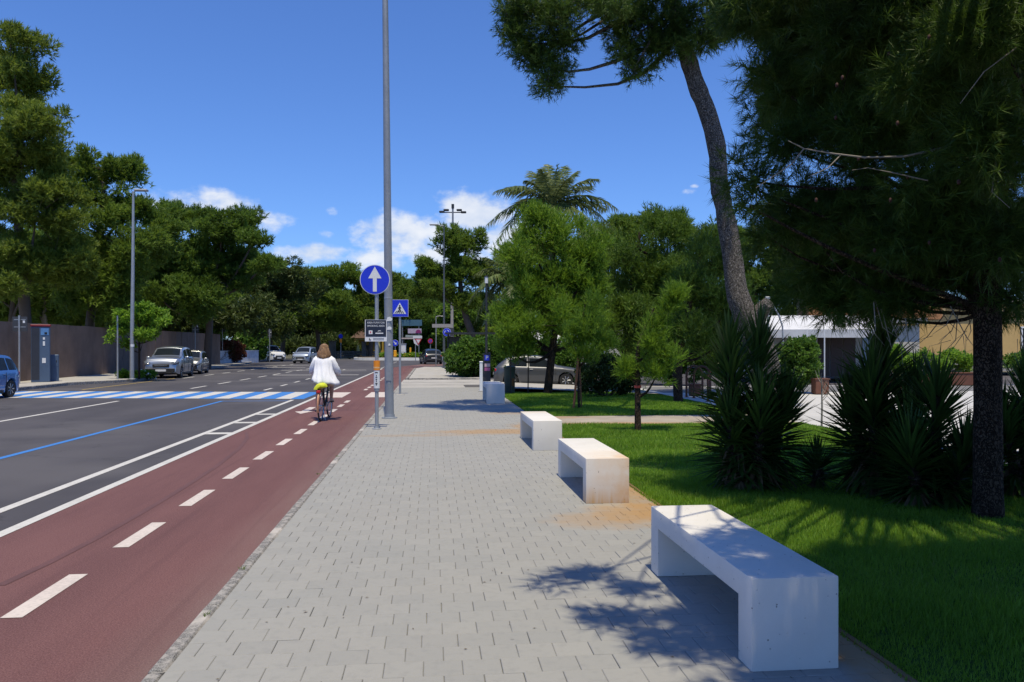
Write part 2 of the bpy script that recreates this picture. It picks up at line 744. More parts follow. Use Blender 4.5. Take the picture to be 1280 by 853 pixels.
sheet('ground', [rect(-900, 900, -300, 1500)], -.47, mat_ground())
road = sheet('road', [rect(-70, -1.37, -60, 112), rect(-1.37, 40, 62, 112)], ROAD, M_ASPH)
lane = sheet('cycle_lane', [rect(-3.78, -1.37, -60, 62), [(-3.78, 62), (-1.37, 62), (2.5, 78), (-.4, 80)]], ROAD + .004, M_RED)

# --- road markings, each its own sheet of paint
zl, zr = ROAD + .008, ROAD + .004


def mark(name, poly, mat, parent, z):
    return sheet(name, [poly], z, mat, parent)


def strip(x0, x1, w):
    return rect(x0 - w / 2, x0 + w / 2, *x1)


mark('edge_line', strip(-3.80, (-15, 62), .12), M_WHITE, road, ROAD + .009)
mark('buffer_line', strip(-4.36, (-15, 25.6), .12), M_WHITE, road, zr)
for y in (15.8, 18.0, 20.2, 22.6):
    if y < 21:
        mark('buffer_bar', [(-4.296, y - .13), (-3.866, y - .13), (-3.866, y + .17), (-4.296, y + .17)], M_WHITE, road, zr)
for k in range(26):
    y = 5.16 + 1.725 * k - 1.725 * 2
    if 25.4 < y < 30.2:
        continue
    mark('dash', strip(-2.565, (y, y + .94), .13), M_LANE_W, lane, zl)
for x in (-3.3, -1.85):
    mark('crossing_stripe', [(x - .36, 26.6), (x + .36, 26.6), (x + .36, 29.6), (x - .36, 29.6)], M_LANE_W, lane, zl)
mark('lane_arrow', [(-3.5, 20.9), (-3.25, 20.2), (-3.05, 21.0), (-3.18, 21.0), (-3.18, 22.4), (-3.36, 22.4), (-3.36, 21.0)][::1], M_LANE_W, lane, zl)
mark('parking_line', strip(-6.42, (-15, 25.3), .12), M_BLUE, road, zr)
mark('parking_line', rect(-6.36, -4.43, 25.15, 25.27), M_BLUE, road, zr)
for y in (4.0, -2.0):
    mark('parking_line', rect(-6.36, -4.43, y, y + .1), M_BLUE, road, zr)
mark('lane_line', strip(-9.6, (-15, 25.6), .12), M_WHITE, road, zr)
mark('crossing_field', [(-15.35, 27.8), (-4.08, 26.0), (-4.08, 29.9), (-15.35, 31.7)], M_BLUE, road, zr)
for k in range(11):
    x = -4.75 - 1.0 * k
    y = 26.0 - (x + 4.08) * .16
    mark('crossing_stripe', [(x - .25, y + .06), (x + .25, y - .02), (x + .25, y + 3.8), (x - .25, y + 3.88)], M_WHITE, road, zr + .004)
mark('yellow_line', [(-13.6, 32.5), (-13.5, 32.5), (-13.5, 46), (-13.6, 46)], mat_paint('yellow_road_paint', (.5, .36, .1), .4), road, zr)
for k in range(9):
    mark('centre_dash', strip(-9.6 + .03 * k, (33 + 4.0 * k, 35.2 + 4.0 * k), .13), M_WHITE, road, zr)
    mark('bay_dash', strip(-6.42, (31.4 + 3.4 * k, 32.9 + 3.4 * k), .12), M_WHITE, road, zr)
    mark('bay_dash', strip(-13.2, (44 + 4.0 * k, 46 + 4.0 * k), .14), M_WHITE, road, zr)
for k in range(14):
    mark('give_way_dash', strip(-3.95 + .0 * k, (63 + 2.0 * k, 64 + 2.0 * k), .14), M_WHITE, road, zr)
for (px, py, w) in ((310, 460, 9), (395, 469, 5), (405, 463, 6), (330, 457, 8)):
    c = G(px, py, ROAD)
    mark('give_way_bar', [(c.x - w / 2, c.y - .25), (c.x + w / 2, c.y - .25), (c.x + w / 2, c.y + .25), (c.x - w / 2, c.y + .25)], M_WHITE, road, zr + .001)
# worn tyre arc across the cycle lane
pts = [G(px, py, ROAD) for px, py in ((0, 733), (60, 705), (120, 674), (180, 640), (230, 610), (270, 584), (298, 562), (309, 548), (308, 541))]
mb = MB()
for a, b in zip(pts[:-1], pts[1:]):
    n = Vector((b.y - a.y, a.x - b.x, 0)).normalized() * .035
    mb.quad((a.x - n.x, a.y - n.y, zl - .001), (a.x + n.x, a.y + n.y, zl - .001), (b.x + n.x, b.y + n.y, zl - .001), (b.x - n.x, b.y - n.y, zl - .001))


def mat_skid():
    t = NT('faint_tyre_rubber')
    n = t.noise(t.pos(), 42, 4, .75)
    m = t.noise(t.pos(), 2.2, 3)
    f = t.rng(t.math('ADD', n, t.math('MULTIPLY', m, .6)), .55, 1.0)
    return t.done(t.mix(f, (.085, .041, .043), (.135, .06, .061)), .88)


mb.build('tyre_mark', mat_skid(), lane)

# --- pavement of pavers
pave = sheet('pavement', [rect(-1.28, 2.25, -1.0, 31.0)], -.012, M_JOINT)
PW, PH = .191, .182


def paver_geo(w, h):
    x, y, b = w / 2, h / 2, .0035
    return [(-x, -y, -.03), (x, -y, -.03), (x, y, -.03), (-x, y, -.03), (-x, -y, -b), (x, -y, -b), (x, y, -b), (-x, y, -b), (-x + b, -y + b, 0), (x - b, -y + b, 0), (x - b, y - b, 0), (-x + b, y - b, 0)], \
        [(8, 9, 10, 11), (4, 5, 9, 8), (5, 6, 10, 9), (6, 7, 11, 10), (7, 4, 8, 11), (0, 1, 5, 4), (1, 2, 6, 5), (2, 3, 7, 6), (3, 0, 4, 7)]


rg = random.Random(11)
cells = []
row = 0
y = .9
while y < 30.9:
    x0 = -1.28 + (0 if row % 2 else -PW / 2 + rg.uniform(-.02, .02))
    while x0 < 2.25:
        a, b = max(x0, -1.28), min(x0 + PW, 2.25)
        if b - a > .03:
            cells.append(((a + b) / 2, y + PH / 2, round(b - a - rg.choice((.0005, .0012, .0012, .002, .0032)), 4), round(PH - rg.choice((.0018, .003, .0045)), 4)))
        x0 += PW
    y += PH
    row += 1


def in_view(c):
    d = c[0] * SN + c[1] * CS
    if d < .5:
        return False
    r = c[0] * CS - c[1] * SN
    px = 640 + FOC * r / d
    py = HOR + FOC * EYE / d
    return -5 < px < 1285 and py < 870


BENCH = [(1.53, 3.70), (1.53, 7.84), (1.53, 11.93)]
vis = [c for c in cells if in_view(c) and not any(bx < c[0] < bx + .44 and by < c[1] < by + .3 for bx, by in BENCH)]
vis.sort(key=lambda c: c[1])
near = vis[:300]
ns = set(near)
paver_mesh = {}
for c in near:
    key = (c[2], c[3])
    if key not in paver_mesh:
        v, f = paver_geo(c[2], c[3])
        paver_mesh[key] = MB().add(v, f).mesh('paver')
        paver_mesh[key].materials.append(M_PAVER)
    o = link('paver', paver_mesh[key], pave)
    o.location = (c[0], c[1], rg.uniform(-.0016, .0012))
    o.rotation_euler = (rg.gauss(0, .004), rg.gauss(0, .003), rg.gauss(0, .004))
mb = MB()
for c in cells:
    if c in ns:
        continue
    v, f = paver_geo(c[2], c[3])
    dz = rg.uniform(-.0016, .0012)
    tx, ty = rg.gauss(0, .004), rg.gauss(0, .004)
    mb.add([(p[0] + c[0], p[1] + c[1], p[2] + dz + p[0] * tx + p[1] * ty) for p in v], f)
o = mb.build('paving_field', M_PAVER, pave)
o['kind'] = 'stuff'

sheet('pavement', [rect(-1.37, 2.25, -40, -1.0)], -.002, M_PALE)  # unseen stretch behind the camera, added to bounce light onto the bench fronts

# raised continuation of the pavement and the flush drive between
drive = sheet('driveway', [[(-1.37, 31.0, -.02), (2.6, 31.0, -.02), (2.6, 39.2, -.03), (-1.37, 39.2, -.03)], [(2.6, 31.0, -.02), (9, 31.0, LOT), (9, 39.2, LOT), (2.6, 39.2, -.03)]], 0, M_PALE)
for y in (33.4, 35.8):
    mark('drain_slot', rect(-1.3, 2.5, y, y + .1), plain('dark_slot', (.05, .05, .05), .8), drive, -.014)
mark('sett_band', rect(1.3, 2.5, 31.4, 33.2), plain('dark_setts', (.09, .085, .08), .9, scale=14), drive, -.014)
pv2 = struct(MB().slab([(-1.13, 39.3), (2.6, 39.3), (2.6, 62), (-.6, 62), (-1.13, 58)], -.3, .03).build('pavement', M_PALE))
sheet('parking_lot', [rect(9.0, 40, 31, 60), rect(2.6, 9.0, 39.2, 60)], LOT, M_ASPH)


# --- kerbs
def kerb_line(name, pts, w=.12, top=0.0, deep=.22, step=1.0, jit=.004):
    k = struct(link(name, None))
    k.location = (pts[0][0], pts[0][1], 0)
    r = random.Random(int(abs(pts[0][0] * 100)))
    for a, b in zip(pts[:-1], pts[1:]):
        A, B = Vector((a[0], a[1])), Vector((b[0], b[1]))
        L = (B - A).length
        n = max(1, round(L / step))
        s = L / n
        ang = math.atan2(B.y - A.y, B.x - A.x)
        for i in range(n):
            c = A + (B - A) * ((i + .5) / n)
            m = MB().box((0, 0, -deep / 2), (s - .008, w, deep), 0, bev=.014)
            o = m.build('kerb_stone', M_GRAN, k)
            o.location = (c.x - pts[0][0], c.y - pts[0][1], top + r.uniform(-jit, jit))
            o.rotation_euler = (0, 0, ang + r.gauss(0, .003))
    return k


kerb_line('kerb', [(-1.326, -1), (-1.326, 31)], .086)
kerb_line('kerb', [(-1.13, 39.15), (2.6, 39.15)], .16, .05)
kerb_line('kerb', [(-1.22, 39.3), (-1.22, 58)], .14, .05, step=2)
LK = [(-15.75, 4), (-15.75, 36.2), (-15.2, 37.6), (-14.75, 38.6), (-14.35, 40.2), (-14.25, 42.4), (-14.6, 43.4), (-16.6, 44.0), (-16.8, 62), (-18.0, 80), (-20.0, 93), (-24, 101)]
kerb_line('kerb', LK, .18, .03, .3, 1.5)
lp = [(-15.84, 4), (-15.84, 36.2), (-15.3, 37.6), (-14.85, 38.6), (-14.45, 40.2), (-14.36, 42.35), (-14.65, 43.28), (-16.68, 43.9), (-16.9, 62), (-18.1, 80), (-20.1, 93), (-24, 100.8), (-32, 100.8), (-32, 4)]
struct(MB().slab(lp, -.4, .02).build('pavement', M_PALE))

# --- lawns, path and plaza on the right
lawn_front = sheet('lawn', [rect(2.25, 7.62, -3, 15.85)], .0, M_SOIL)
mbl = MB()
ys = [17.85, 22, 25, 27, 29, 31.0]


def lawn_z(y):
    t_ = min(1, max(0, (y - 24) / 7.0))
    return -.22 * t_ * t_ * (3 - 2 * t_)


for a, b in zip(ys[:-1], ys[1:]):
    mbl.quad((2.25, a, lawn_z(a)), (7.5, a, lawn_z(a)), (7.5, b, lawn_z(b)), (2.25, b, lawn_z(b)))
struct(mbl.build('lawn', M_SOIL))
sheet('path', [rect(2.25, 7.62, 15.85, 17.85)], -.004, M_PATH)
mbp = MB()
plaza = sheet('plaza', [rect(7.62, 60, -3, 31.0), rect(40, 60, 31.0, 60)], -.003, M_PLAZA)
mark('asphalt_band', rect(7.9, 30, 26.6, 30.6), plain('grey_band', (.16, .16, .165), .9, obj=False), plaza, .002)
M_RUST_EDGE = plain('rusty_edging', (.20, .115, .055), .9, scale=5, obj=False)
MB().box((2.235, 7.4, -.04), (.03, 16.6, .1)).build('lawn_edging', M_RUST_EDGE, lawn_front)

# --- grass


def grass(name, boxes, mat, seed):
    R = np.random.default_rng(seed)
    Vs, Ts, k = [], [], 0
    for (x0, x1, y0, y1, n, h, w) in boxes:
        p = np.stack([R.uniform(x0, x1, n), R.uniform(y0, y1, n), np.zeros(n)], 1)
        tf = np.clip((p[:, 1] - 24) / 7.0, 0, 1)
        p[:, 2] = np.where(p[:, 1] > 16, -.22 * tf * tf * (3 - 2 * tf), 0)
        patch = .75 + .25 * np.sin(p[:, 0] * 2.3 + 1.1 * np.sin(p[:, 1] * 1.7)) + .2 * np.sin(p[:, 1] * 3.9 + p[:, 0])
        a = R.uniform(0, 2 * np.pi, n)
        hh = h * R.uniform(.55, 1.3, n) * patch
        ln = R.uniform(.15, .9, n) * hh
        ww = w * R.uniform(.6, 1.3, n)
        b2 = a + np.pi / 2 + R.normal(0, .4, n)
        sx, sy = np.cos(b2) * ww / 2, np.sin(b2) * ww / 2
        z0 = np.zeros(n)
        v0 = p + np.stack([-sx, -sy, z0 - .003], 1)
        v1 = p + np.stack([sx, sy, z0 - .003], 1)
        v2 = p + np.stack([np.cos(a) * ln, np.sin(a) * ln, hh], 1)
        Vs.append(np.stack([v0, v1, v2], 1).reshape(-1, 3))
        Ts.append(np.arange(3 * n).reshape(-1, 3) + k)
        k += 3 * n
    o = link(name, tri_mesh(name, np.concatenate(Vs), np.concatenate(Ts)), None, mat)
    return o


M_GRASS = leafmat('lawn_grass', (.055, .135, .008), (.115, .23, .013), (.22, .36, .032), .42, 1.6, dry=.10)
g1 = grass('grass', [(2.20, 2.34, 2.8, 15.8, 9000, .05, .008), (2.26, 6.2, 2.8, 6.2, 120000, .05, .006), (2.26, 7.6, 6.2, 9.5, 110000, .055, .008), (2.26, 7.6, 9.5, 15.8, 90000, .055, .013)], M_GRASS, 3)
tag(g1, 'short mown green lawn grass beside the benches', 'grass', kind='stuff')
g2 = grass('grass', [(2.27, 7.5, 17.9, 24, 45000, .06, .02), (2.27, 7.5, 24, 30.9, 30000, .06, .026)], M_GRASS, 5)
tag(g2, 'mown lawn grass in tree shade beyond the beige path', 'grass', kind='stuff')
# stray weeds in the kerb joint

# ------------------------------------------------------------------ vegetation
def unit(a):
    return a / np.maximum(np.linalg.norm(a, axis=1, keepdims=True), 1e-9)


def E(px, py, rpx, rpy, d, dep=1.0):
    c = P(px, d, Z(py, d))
    rx = rpx * d / FOC
    return (c.x, c.y, c.z, rx, rx * dep, rpy * d / FOC)


def sub_blobs(ells, rs, dens, R, inner=.5, top=.15, clumps=0):
    """small tuft clusters on the shell of every crown volume; with clumps they gather on rounded boughs first"""
    if clumps:
        out = []
        for (x, y, z, rx, ry, rz) in ells:
            rm = (rx * ry * rz) ** (1 / 3)
            n = int(clumps)
            d = unit(R.normal(size=(n, 3)) + np.array([0, 0, .25]))
            rho = .5 + .42 * R.uniform(0, 1, n) ** .7
            c = np.array([x, y, z]) + d * rho[:, None] * np.array([rx, ry, rz])
            for q in c:
                f = R.uniform(.28, .46)
                out.append((q[0], q[1], q[2], rx * f + rs * .3, ry * f + rs * .3, rz * f * .9 + rs * .3))
            out.append((x, y, z - rz * .15, rx * .5, ry * .5, rz * .5))
        ells = out
    C, S = [], []
    for (x, y, z, rx, ry, rz) in ells:
        area = 4 * math.pi * ((rx * ry) ** 1.6 / 3 + (rx * rz) ** 1.6 / 3 + (ry * rz) ** 1.6 / 3) ** (1 / 1.6)
        n = max(3, int(dens * area / (math.pi * rs * rs)))
        d = unit(R.normal(size=(n, 3)) + np.array([0, 0, top]))
        rho = inner + (1 - inner) * R.uniform(0, 1, n) ** .6
        k = np.maximum(.25, 1 - rs / np.array([max(rx, rs * 1.2), max(ry, rs * 1.2), max(rz, rs * 1.2)]) * .75)
        jag = R.uniform(0, 1, n) < .15
        rho = np.where(jag, R.uniform(1.0, 1.3, n), rho)
        C.append(np.array([x, y, z]) + d * rho[:, None] * np.array([rx, ry, rz]) * k + R.normal(size=(n, 3)) * rs * .2)
        S.append(rs * R.uniform(.6, 1.25, n) * np.where(jag, .7, 1))
    return np.concatenate(C), np.concatenate(S)


def blades(C, S, tufts, k, L, w, R, kind='needle', up=.35, flat=.7, spread=.75, shoot=.0):
    """leaf-sized faces: tufts on the shell of every cluster, k blades in a tuft; shoot sets them along a twig"""
    n = len(C)
    cc = np.repeat(C, tufts, 0)
    ss = np.repeat(S, tufts)
    d = unit(R.normal(size=(n * tufts, 3)) + np.array([0, 0, .2]))
    rho = R.uniform(.35, 1.0, n * tufts) ** .7
    p = cc + d * (rho * ss)[:, None] * np.array([1, 1, flat])
    dirs = unit(d + np.array([0, 0, up]) + R.normal(size=d.shape) * .3)
    p = np.repeat(p, k, 0)
    dirs = np.repeat(dirs, k, 0)
    m = len(p)
    if shoot:
        p = p + dirs * R.uniform(-.2, 1, m)[:, None] * shoot
    a = unit(dirs + R.normal(size=(m, 3)) * spread)
    b = unit(np.cross(a, R.normal(size=(m, 3))))
    ln = (L * R.uniform(.6, 1.25, m))[:, None]
    ww = (w * R.uniform(.7, 1.3, m))[:, None]
    if kind == 'needle':
        V = np.stack([p - b * ww / 2, p + b * ww / 2, p + a * ln], 1).reshape(-1, 3)
        T = np.arange(3 * m).reshape(-1, 3)
    else:
        cup = np.cross(a, b) * (ww * .12)
        V = np.stack([p, p + a * ln * .45 - b * ww / 2 + cup, p + a * ln, p + a * ln * .45 + b * ww / 2 + cup], 1).reshape(-1, 3)
        T = np.arange(4 * m).reshape(-1, 4)
    return V, T


M_PINE = leafmat('pine_needles', (.022, .055, .007), (.06, .12, .012), (.13, .21, .024), .32, .7)
M_PINE_FAR = leafmat('pine_needles_far', (.036, .078, .010), (.095, .165, .018), (.19, .275, .034), .34, .45)
M_PINE_OLIVE = leafmat('olive_pine_needles', (.042, .08, .010), (.11, .165, .018), (.215, .275, .036), .34, .4)
M_PINE_DEEP = leafmat('deep_green_pine_needles', (.028, .066, .009), (.075, .14, .016), (.15, .235, .03), .34, .5)
M_PINE_YOUNG = leafmat('young_pine_needles', (.042, .10, .007), (.10, .195, .013), (.20, .315, .03), .40, .9)
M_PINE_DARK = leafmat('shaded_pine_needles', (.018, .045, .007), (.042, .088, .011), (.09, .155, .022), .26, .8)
M_BROAD = leafmat('fresh_green_leaves', (.07, .15, .012), (.13, .25, .02), (.2, .33, .035), .42, .9)
M_HEDGE = leafmat('hedge_leaves', (.03, .075, .010), (.065, .14, .018), (.12, .22, .03), .28, .9, .4)
M_YUCCA = leafmat('yucca_leaves', (.022, .05, .014), (.045, .095, .02), (.085, .16, .03), .22, 1.2, .38)
M_DRYLEAF = leafmat('dry_yucca_leaves', (.07, .045, .025), (.12, .08, .045), (.2, .15, .09), .15, 1.2, .7)
M_PALM = leafmat('palm_leaflets', (.06, .09, .028), (.12, .165, .05), (.22, .26, .11), .28, .8, .42)


def mat_bark(name, lo, hi, sc=1.0):
    t = NT(name)
    p = t.objco()
    v = t.new('ShaderNodeTexVoronoi', feature='DISTANCE_TO_EDGE')
    v.inputs['Scale'].default_value = 34 * sc
    nn = t.new('ShaderNodeTexNoise')
    nn.inputs['Scale'].default_value = 16 * sc
    nn.inputs['Detail'].default_value = 5
    t.l.new(p, nn.inputs['Vector'])
    add = t.new('ShaderNodeVectorMath', operation='ADD')
    t.l.new(t.scalevec(p, (1, 1, .38)), add.inputs[0])
    t.l.new(t.scalevec(nn.outputs['Color'], (.12, .12, .12)), add.inputs[1])
    t.l.new(add.outputs[0], v.inputs['Vector'])
    e = t.rng(v.outputs['Distance'], 0, .16)
    f = t.noise(p, 55 * sc, 4, .7)
    c = t.mix(e, tuple(x * .35 for x in lo), t.mix(f, lo, hi))
    h = t.math('ADD', e, t.math('MULTIPLY', f, .5))
    return t.done(c, .95, 0, t.bump(h, 1.0, .03 / sc), .2)


M_BARK = mat_bark('grey_pine_bark', (.10, .088, .078), (.36, .33, .30))
M_BARK_DK = mat_bark('dark_pine_bark', (.05, .034, .024), (.12, .085, .062))
M_BARK_FAR = plain('distant_bark', (.10, .078, .06), .95, scale=3)
M_STICK = plain('dead_twigs', (.24, .22, .19), .9, scale=9)


def limb_pts(a, b, R, sag=.12, n=5):
    a, b = np.array(a, float), np.array(b, float)
    L = np.linalg.norm(b - a)
    pts = []
    off = R.normal(size=3) * L * .07
    for i in range(n + 1):
        t = i / n
        p = a + (b - a) * t + off * math.sin(math.pi * t)
        p[2] += -sag * L * math.sin(math.pi * t) * .5
        pts.append(tuple(p))
    return pts


def tree(name, label, base, trunk, ells, leaf, rs=.8, dens=1.3, tufts=60, k=6, L=.38, w=.07, seed=1, bark=None, kind='needle', limbs=True, n_side=10, flat=.7, up=.35, spread=.75,
         inner=.5, cat='tree', group=None, twigs=0, smooth_trunk=True, limb_r=.35, shoot=0.0, top=.15, limb_high=False, clumps=0):
    """trunk: list of world points with radius; ells: crown volumes in world space"""
    R = np.random.default_rng(seed)
    root = thing(name, label, cat, base, 0, group)
    bs = np.array(base, float)
    mb = MB()
    pts = [tuple(np.array(q[:3]) - bs) for q in trunk]
    rds = [q[3] for q in trunk]
    # finer, slightly uneven trunk
    fp, fr = [], []
    for i in range(len(pts) - 1):
        for s in range(4):
            t = s / 4.0
            p0, p1, p2, p3 = (np.array(pts[max(0, min(len(pts) - 1, i + o))]) for o in (-1, 0, 1, 2))
            q = .5 * ((2 * p1) + (-p0 + p2) * t + (2 * p0 - 5 * p1 + 4 * p2 - p3) * t * t + (-p0 + 3 * p1 - 3 * p2 + p3) * t ** 3)
            fp.append(tuple(q))
            fr.append((rds[i] * (1 - t) + rds[i + 1] * t) * (1 + R.normal() * .03))
    fp.append(pts[-1])
    fr.append(rds[-1])
    mb.tube(fp, fr, n_side)
    C, S = sub_blobs(ells, rs, dens, R, inner, top, clumps)
    if limbs:
        arr = np.array(fp)
        for e in ells:
            c = np.array(e[:3]) - bs
            lo = [i for i in range(len(arr)) if arr[i][2] < c[2] + .1 * e[5] and arr[i][2] > arr[-1][2] * .25]
            i0 = lo[-1] if lo else len(arr) - 1
            if lo:
                i0 = lo[max(0, len(lo) - 1 - int(R.integers(0, 4)))]
            if limb_high:
                hi = [i for i in range(len(arr)) if arr[i][2] > min(c[2] + .6, arr[-1][2] * .9)]
                i0 = hi[min(len(hi) - 1, int(R.integers(0, 5)))]
            Ls = np.linalg.norm(c - arr[i0])
            if Ls > .15:
                r0 = min(fr[i0] * .7, limb_r * (.12 + .055 * Ls))
                mb.tube(limb_pts(arr[i0], c, R), list(np.linspace(r0, r0 * .3, 6)), 6)
                cs = C[np.linalg.norm((C - bs - c), axis=1) < max(e[3], e[5]) * 1.05]
                for q in cs[:: max(1, len(cs) // 9)][:9]:
                    mb.tube(limb_pts(c, q - bs, R, .05, 3), [r0 * .32, r0 * .24, r0 * .16, r0 * .08], 4, False)
    mb.build('trunk', bark or M_BARK_FAR, root, 60 if smooth_trunk else None)
    V, T = blades(C - bs, S, tufts, k, L, w, R, kind, up, flat, spread, shoot)
    link('crown', tri_mesh('crown', V, T), root, leaf)
    return root


def straight(px, py0, d, py1, r0, r1, lean=0.0, z0=None):
    b = P(px, d, Z(py0, d) if z0 is None else z0)
    t = P(px + lean, d, Z(py1, d))
    m = b.lerp(t, .5)
    return [(*b, r0), (m.x, m.y, m.z, (r0 + r1) / 2), (*t, r1)]


FG = dict(group='tall pines behind the brown wall')
# tall pines behind the wall on the left
b = P(38, 41, -.3)
tree('pine_tree', 'tallest dark pine at the left edge behind the brown wall', b, straight(38, 0, 41, 150, .34, .12, -25, -.3),
     [E(18, 78, 50, 38, 41), E(-35, 120, 70, 60, 42), E(55, 150, 40, 26, 40), E(20, 190, 66, 38, 40), E(66, 205, 30, 18, 41), E(-25, 255, 80, 55, 41), E(45, 268, 52, 45, 40), E(70, 330, 45, 36, 41), E(0, 345, 66, 45, 40)],
     M_PINE_OLIVE, .40, .85, 14, 9, .24, .05, 21, flat=.85, spread=.6, shoot=.2, clumps=11, inner=.5, up=.6, **FG)
b = P(100, 47, -.3)
tree('pine_tree', 'broad green pine between the tallest pine and the left street lamp', b, straight(105, 0, 47, 230, .3, .1, 25, -.3),
     [E(118, 210, 34, 18, 47), E(158, 216, 28, 16, 47), E(108, 250, 50, 34, 47), E(165, 258, 30, 26, 47), E(145, 305, 58, 40, 46), E(95, 325, 46, 44, 46), E(190, 300, 38, 34, 48), E(125, 368, 56, 36, 46)],
     M_PINE_FAR, .42, .85, 14, 9, .25, .055, 22, flat=.85, spread=.6, shoot=.2, clumps=11, inner=.5, up=.6, **FG)
b = P(252, 60, -.3)
tree('pine_tree', 'layered pine with outstretched right branches behind the wall end', b, straight(258, 0, 60, 285, .34, .1, 12, -.3),
     [E(225, 274, 42, 17, 60), E(276, 283, 36, 17, 59), E(304, 273, 24, 8, 59), E(318, 300, 20, 8, 58), E(330, 331, 24, 9, 58), E(272, 322, 48, 32, 60), E(222, 332, 48, 42, 61), E(255, 372, 55, 34, 60), E(300, 350, 24, 14, 60), E(196, 366, 44, 36, 60)],
     M_PINE_DEEP, .46, .85, 14, 9, .28, .062, 23, flat=.85, spread=.6, shoot=.22, clumps=11, inner=.5, up=.6, **FG)
for i, (px, d, h0, lb) in enumerate(((8, 52, 300, 'bare-trunked pine in the shade behind the left end of the wall'), (62, 55, 300, 'slim pale-trunked pine in deep shade above the blue kiosk'),
                                     (110, 60, 310, 'leaning pale-barked pine in the shade left of the lamp'), (150, 66, 315, 'dark pine in the wood directly behind the left lamp post'),
                                     (205, 72, 330, 'dark pine in the wood above the parked silver suv'), (240, 76, 330, 'dark pine in the wood above the parked hatchback'))):
    b = P(px, d, -.4)
    tree('pine_tree', lb, b, straight(px, 0, d, h0, .2, .1, (-1) ** i * 14, -.4),
         [E(px, h0 + 12, 55, 30, d), E(px - 25, h0 + 50, 45, 32, d), E(px + 28, h0 + 55, 45, 32, d), E(px, h0 + 88, 50, 22, d + 2)],
         M_PINE_FAR, .95, 1.0, 46, 6, .48, .1, 40 + i, bark=M_STICK if i in (1, 2) else None, group='pines in the shade of the wood')


def shrub(name, label, ells, base, leaf, rs=.35, dens=1.5, tufts=50, k=3, L=.12, w=.07, seed=1, cat='shrub', group=None, stems=5, kind='leaf', flowers=None):
    R = np.random.default_rng(seed)
    root = thing(name, label, cat, base, 0, group)
    bs = np.array(base, float)
    C, S = sub_blobs(ells, rs, dens, R, .55)
    V, T = blades(C - bs, S, tufts, k, L, w, R, kind, .2, .9, .9)
    link('foliage', tri_mesh('foliage', V, T), root, leaf)
    mb = MB()
    for q in C[:: max(1, len(C) // stems)][:stems * 3]:
        mb.tube(limb_pts((R.normal() * .08, R.normal() * .08, 0), q - bs, R, .0, 3), [.025, .02, .014, .006], 5)
    mb.build('stem', M_BARK_FAR, root)
    if flowers:
        fm, n, sz = flowers
        idx = R.choice(len(C), min(n, len(C)), replace=False)
        for i in idx:
            dd = R.normal(size=3)
            dd /= np.linalg.norm(dd)
            dd[1] = -abs(dd[1])
            p = C[i] - bs + dd * S[i] * 1.05
            MB().ball(p, sz * R.uniform(.7, 1.2), 6, 4).build('flower', fm, root)
    return root


def hedge_ells(a, b, h, t, n, z0=0.0, jit=.12, seed=0):
    """overlapping clumps along a clipped hedge"""
    r = random.Random(seed)
    out = []
    for i in range(n):
        f = (i + .5) / n
        L = math.hypot(b[0] - a[0], b[1] - a[1]) / n
        out.append((a[0] + (b[0] - a[0]) * f + r.uniform(-jit, jit), a[1] + (b[1] - a[1]) * f, z0 + h * .5, L * .75, t / 2 + .1, h * .52 * (1 + r.uniform(-jit, jit))))
    return out


# undergrowth along the back of the wall: a mass nobody could count
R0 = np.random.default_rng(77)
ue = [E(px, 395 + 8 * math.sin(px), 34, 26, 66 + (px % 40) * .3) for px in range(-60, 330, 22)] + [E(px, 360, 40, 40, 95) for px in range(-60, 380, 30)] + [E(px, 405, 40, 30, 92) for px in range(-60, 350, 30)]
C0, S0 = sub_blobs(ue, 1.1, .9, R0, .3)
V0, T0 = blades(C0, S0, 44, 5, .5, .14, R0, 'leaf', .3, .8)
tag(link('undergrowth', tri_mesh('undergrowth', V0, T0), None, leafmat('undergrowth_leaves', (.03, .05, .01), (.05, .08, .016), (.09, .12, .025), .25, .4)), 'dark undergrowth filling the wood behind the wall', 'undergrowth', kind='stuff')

# far crowns across the junction
far = [
    ('umbrella pine with a rounded crown right of the layered pine, above the white van', 352, 112, [E(348, 372, 26, 14, 112), E(365, 358, 28, 15, 112), E(350, 395, 28, 18, 112)]),
    ('umbrella pine with the widest rounded crown, above the cyclist', 400, 112, [E(392, 352, 34, 16, 112), E(426, 347, 30, 14, 112), E(410, 375, 46, 22, 112), E(385, 392, 38, 18, 111), E(430, 398, 36, 18, 111)]),
    ('umbrella pine behind the blue arrow sign, over the yellow house', 462, 114, [E(458, 362, 30, 18, 114), E(475, 352, 26, 12, 114), E(470, 388, 40, 20, 114), E(448, 402, 30, 14, 113)]),
    ('umbrella pine right of the tall lamp pole, behind the crossing sign', 505, 116, [E(500, 360, 24, 14, 116), E(522, 372, 26, 18, 116), E(505, 390, 34, 20, 116), E(530, 395, 24, 16, 116)]),
]
for i, (lb, px, d, ells) in enumerate(far):
    b = P(px, d, -.4)
    tree('pine_tree', lb, b, straight(px, 0, d, 380, .38, .2, 6 * (-1) ** i, -.4), ells, (M_PINE_DEEP, M_PINE_FAR, M_PINE_OLIVE, M_PINE_DEEP)[i], .66, .75, 14, 9, .38, .095, 60 + i, flat=.85, spread=.6, shoot=.3, clumps=10, inner=.55, up=.6, group='umbrella pines beyond the junction')
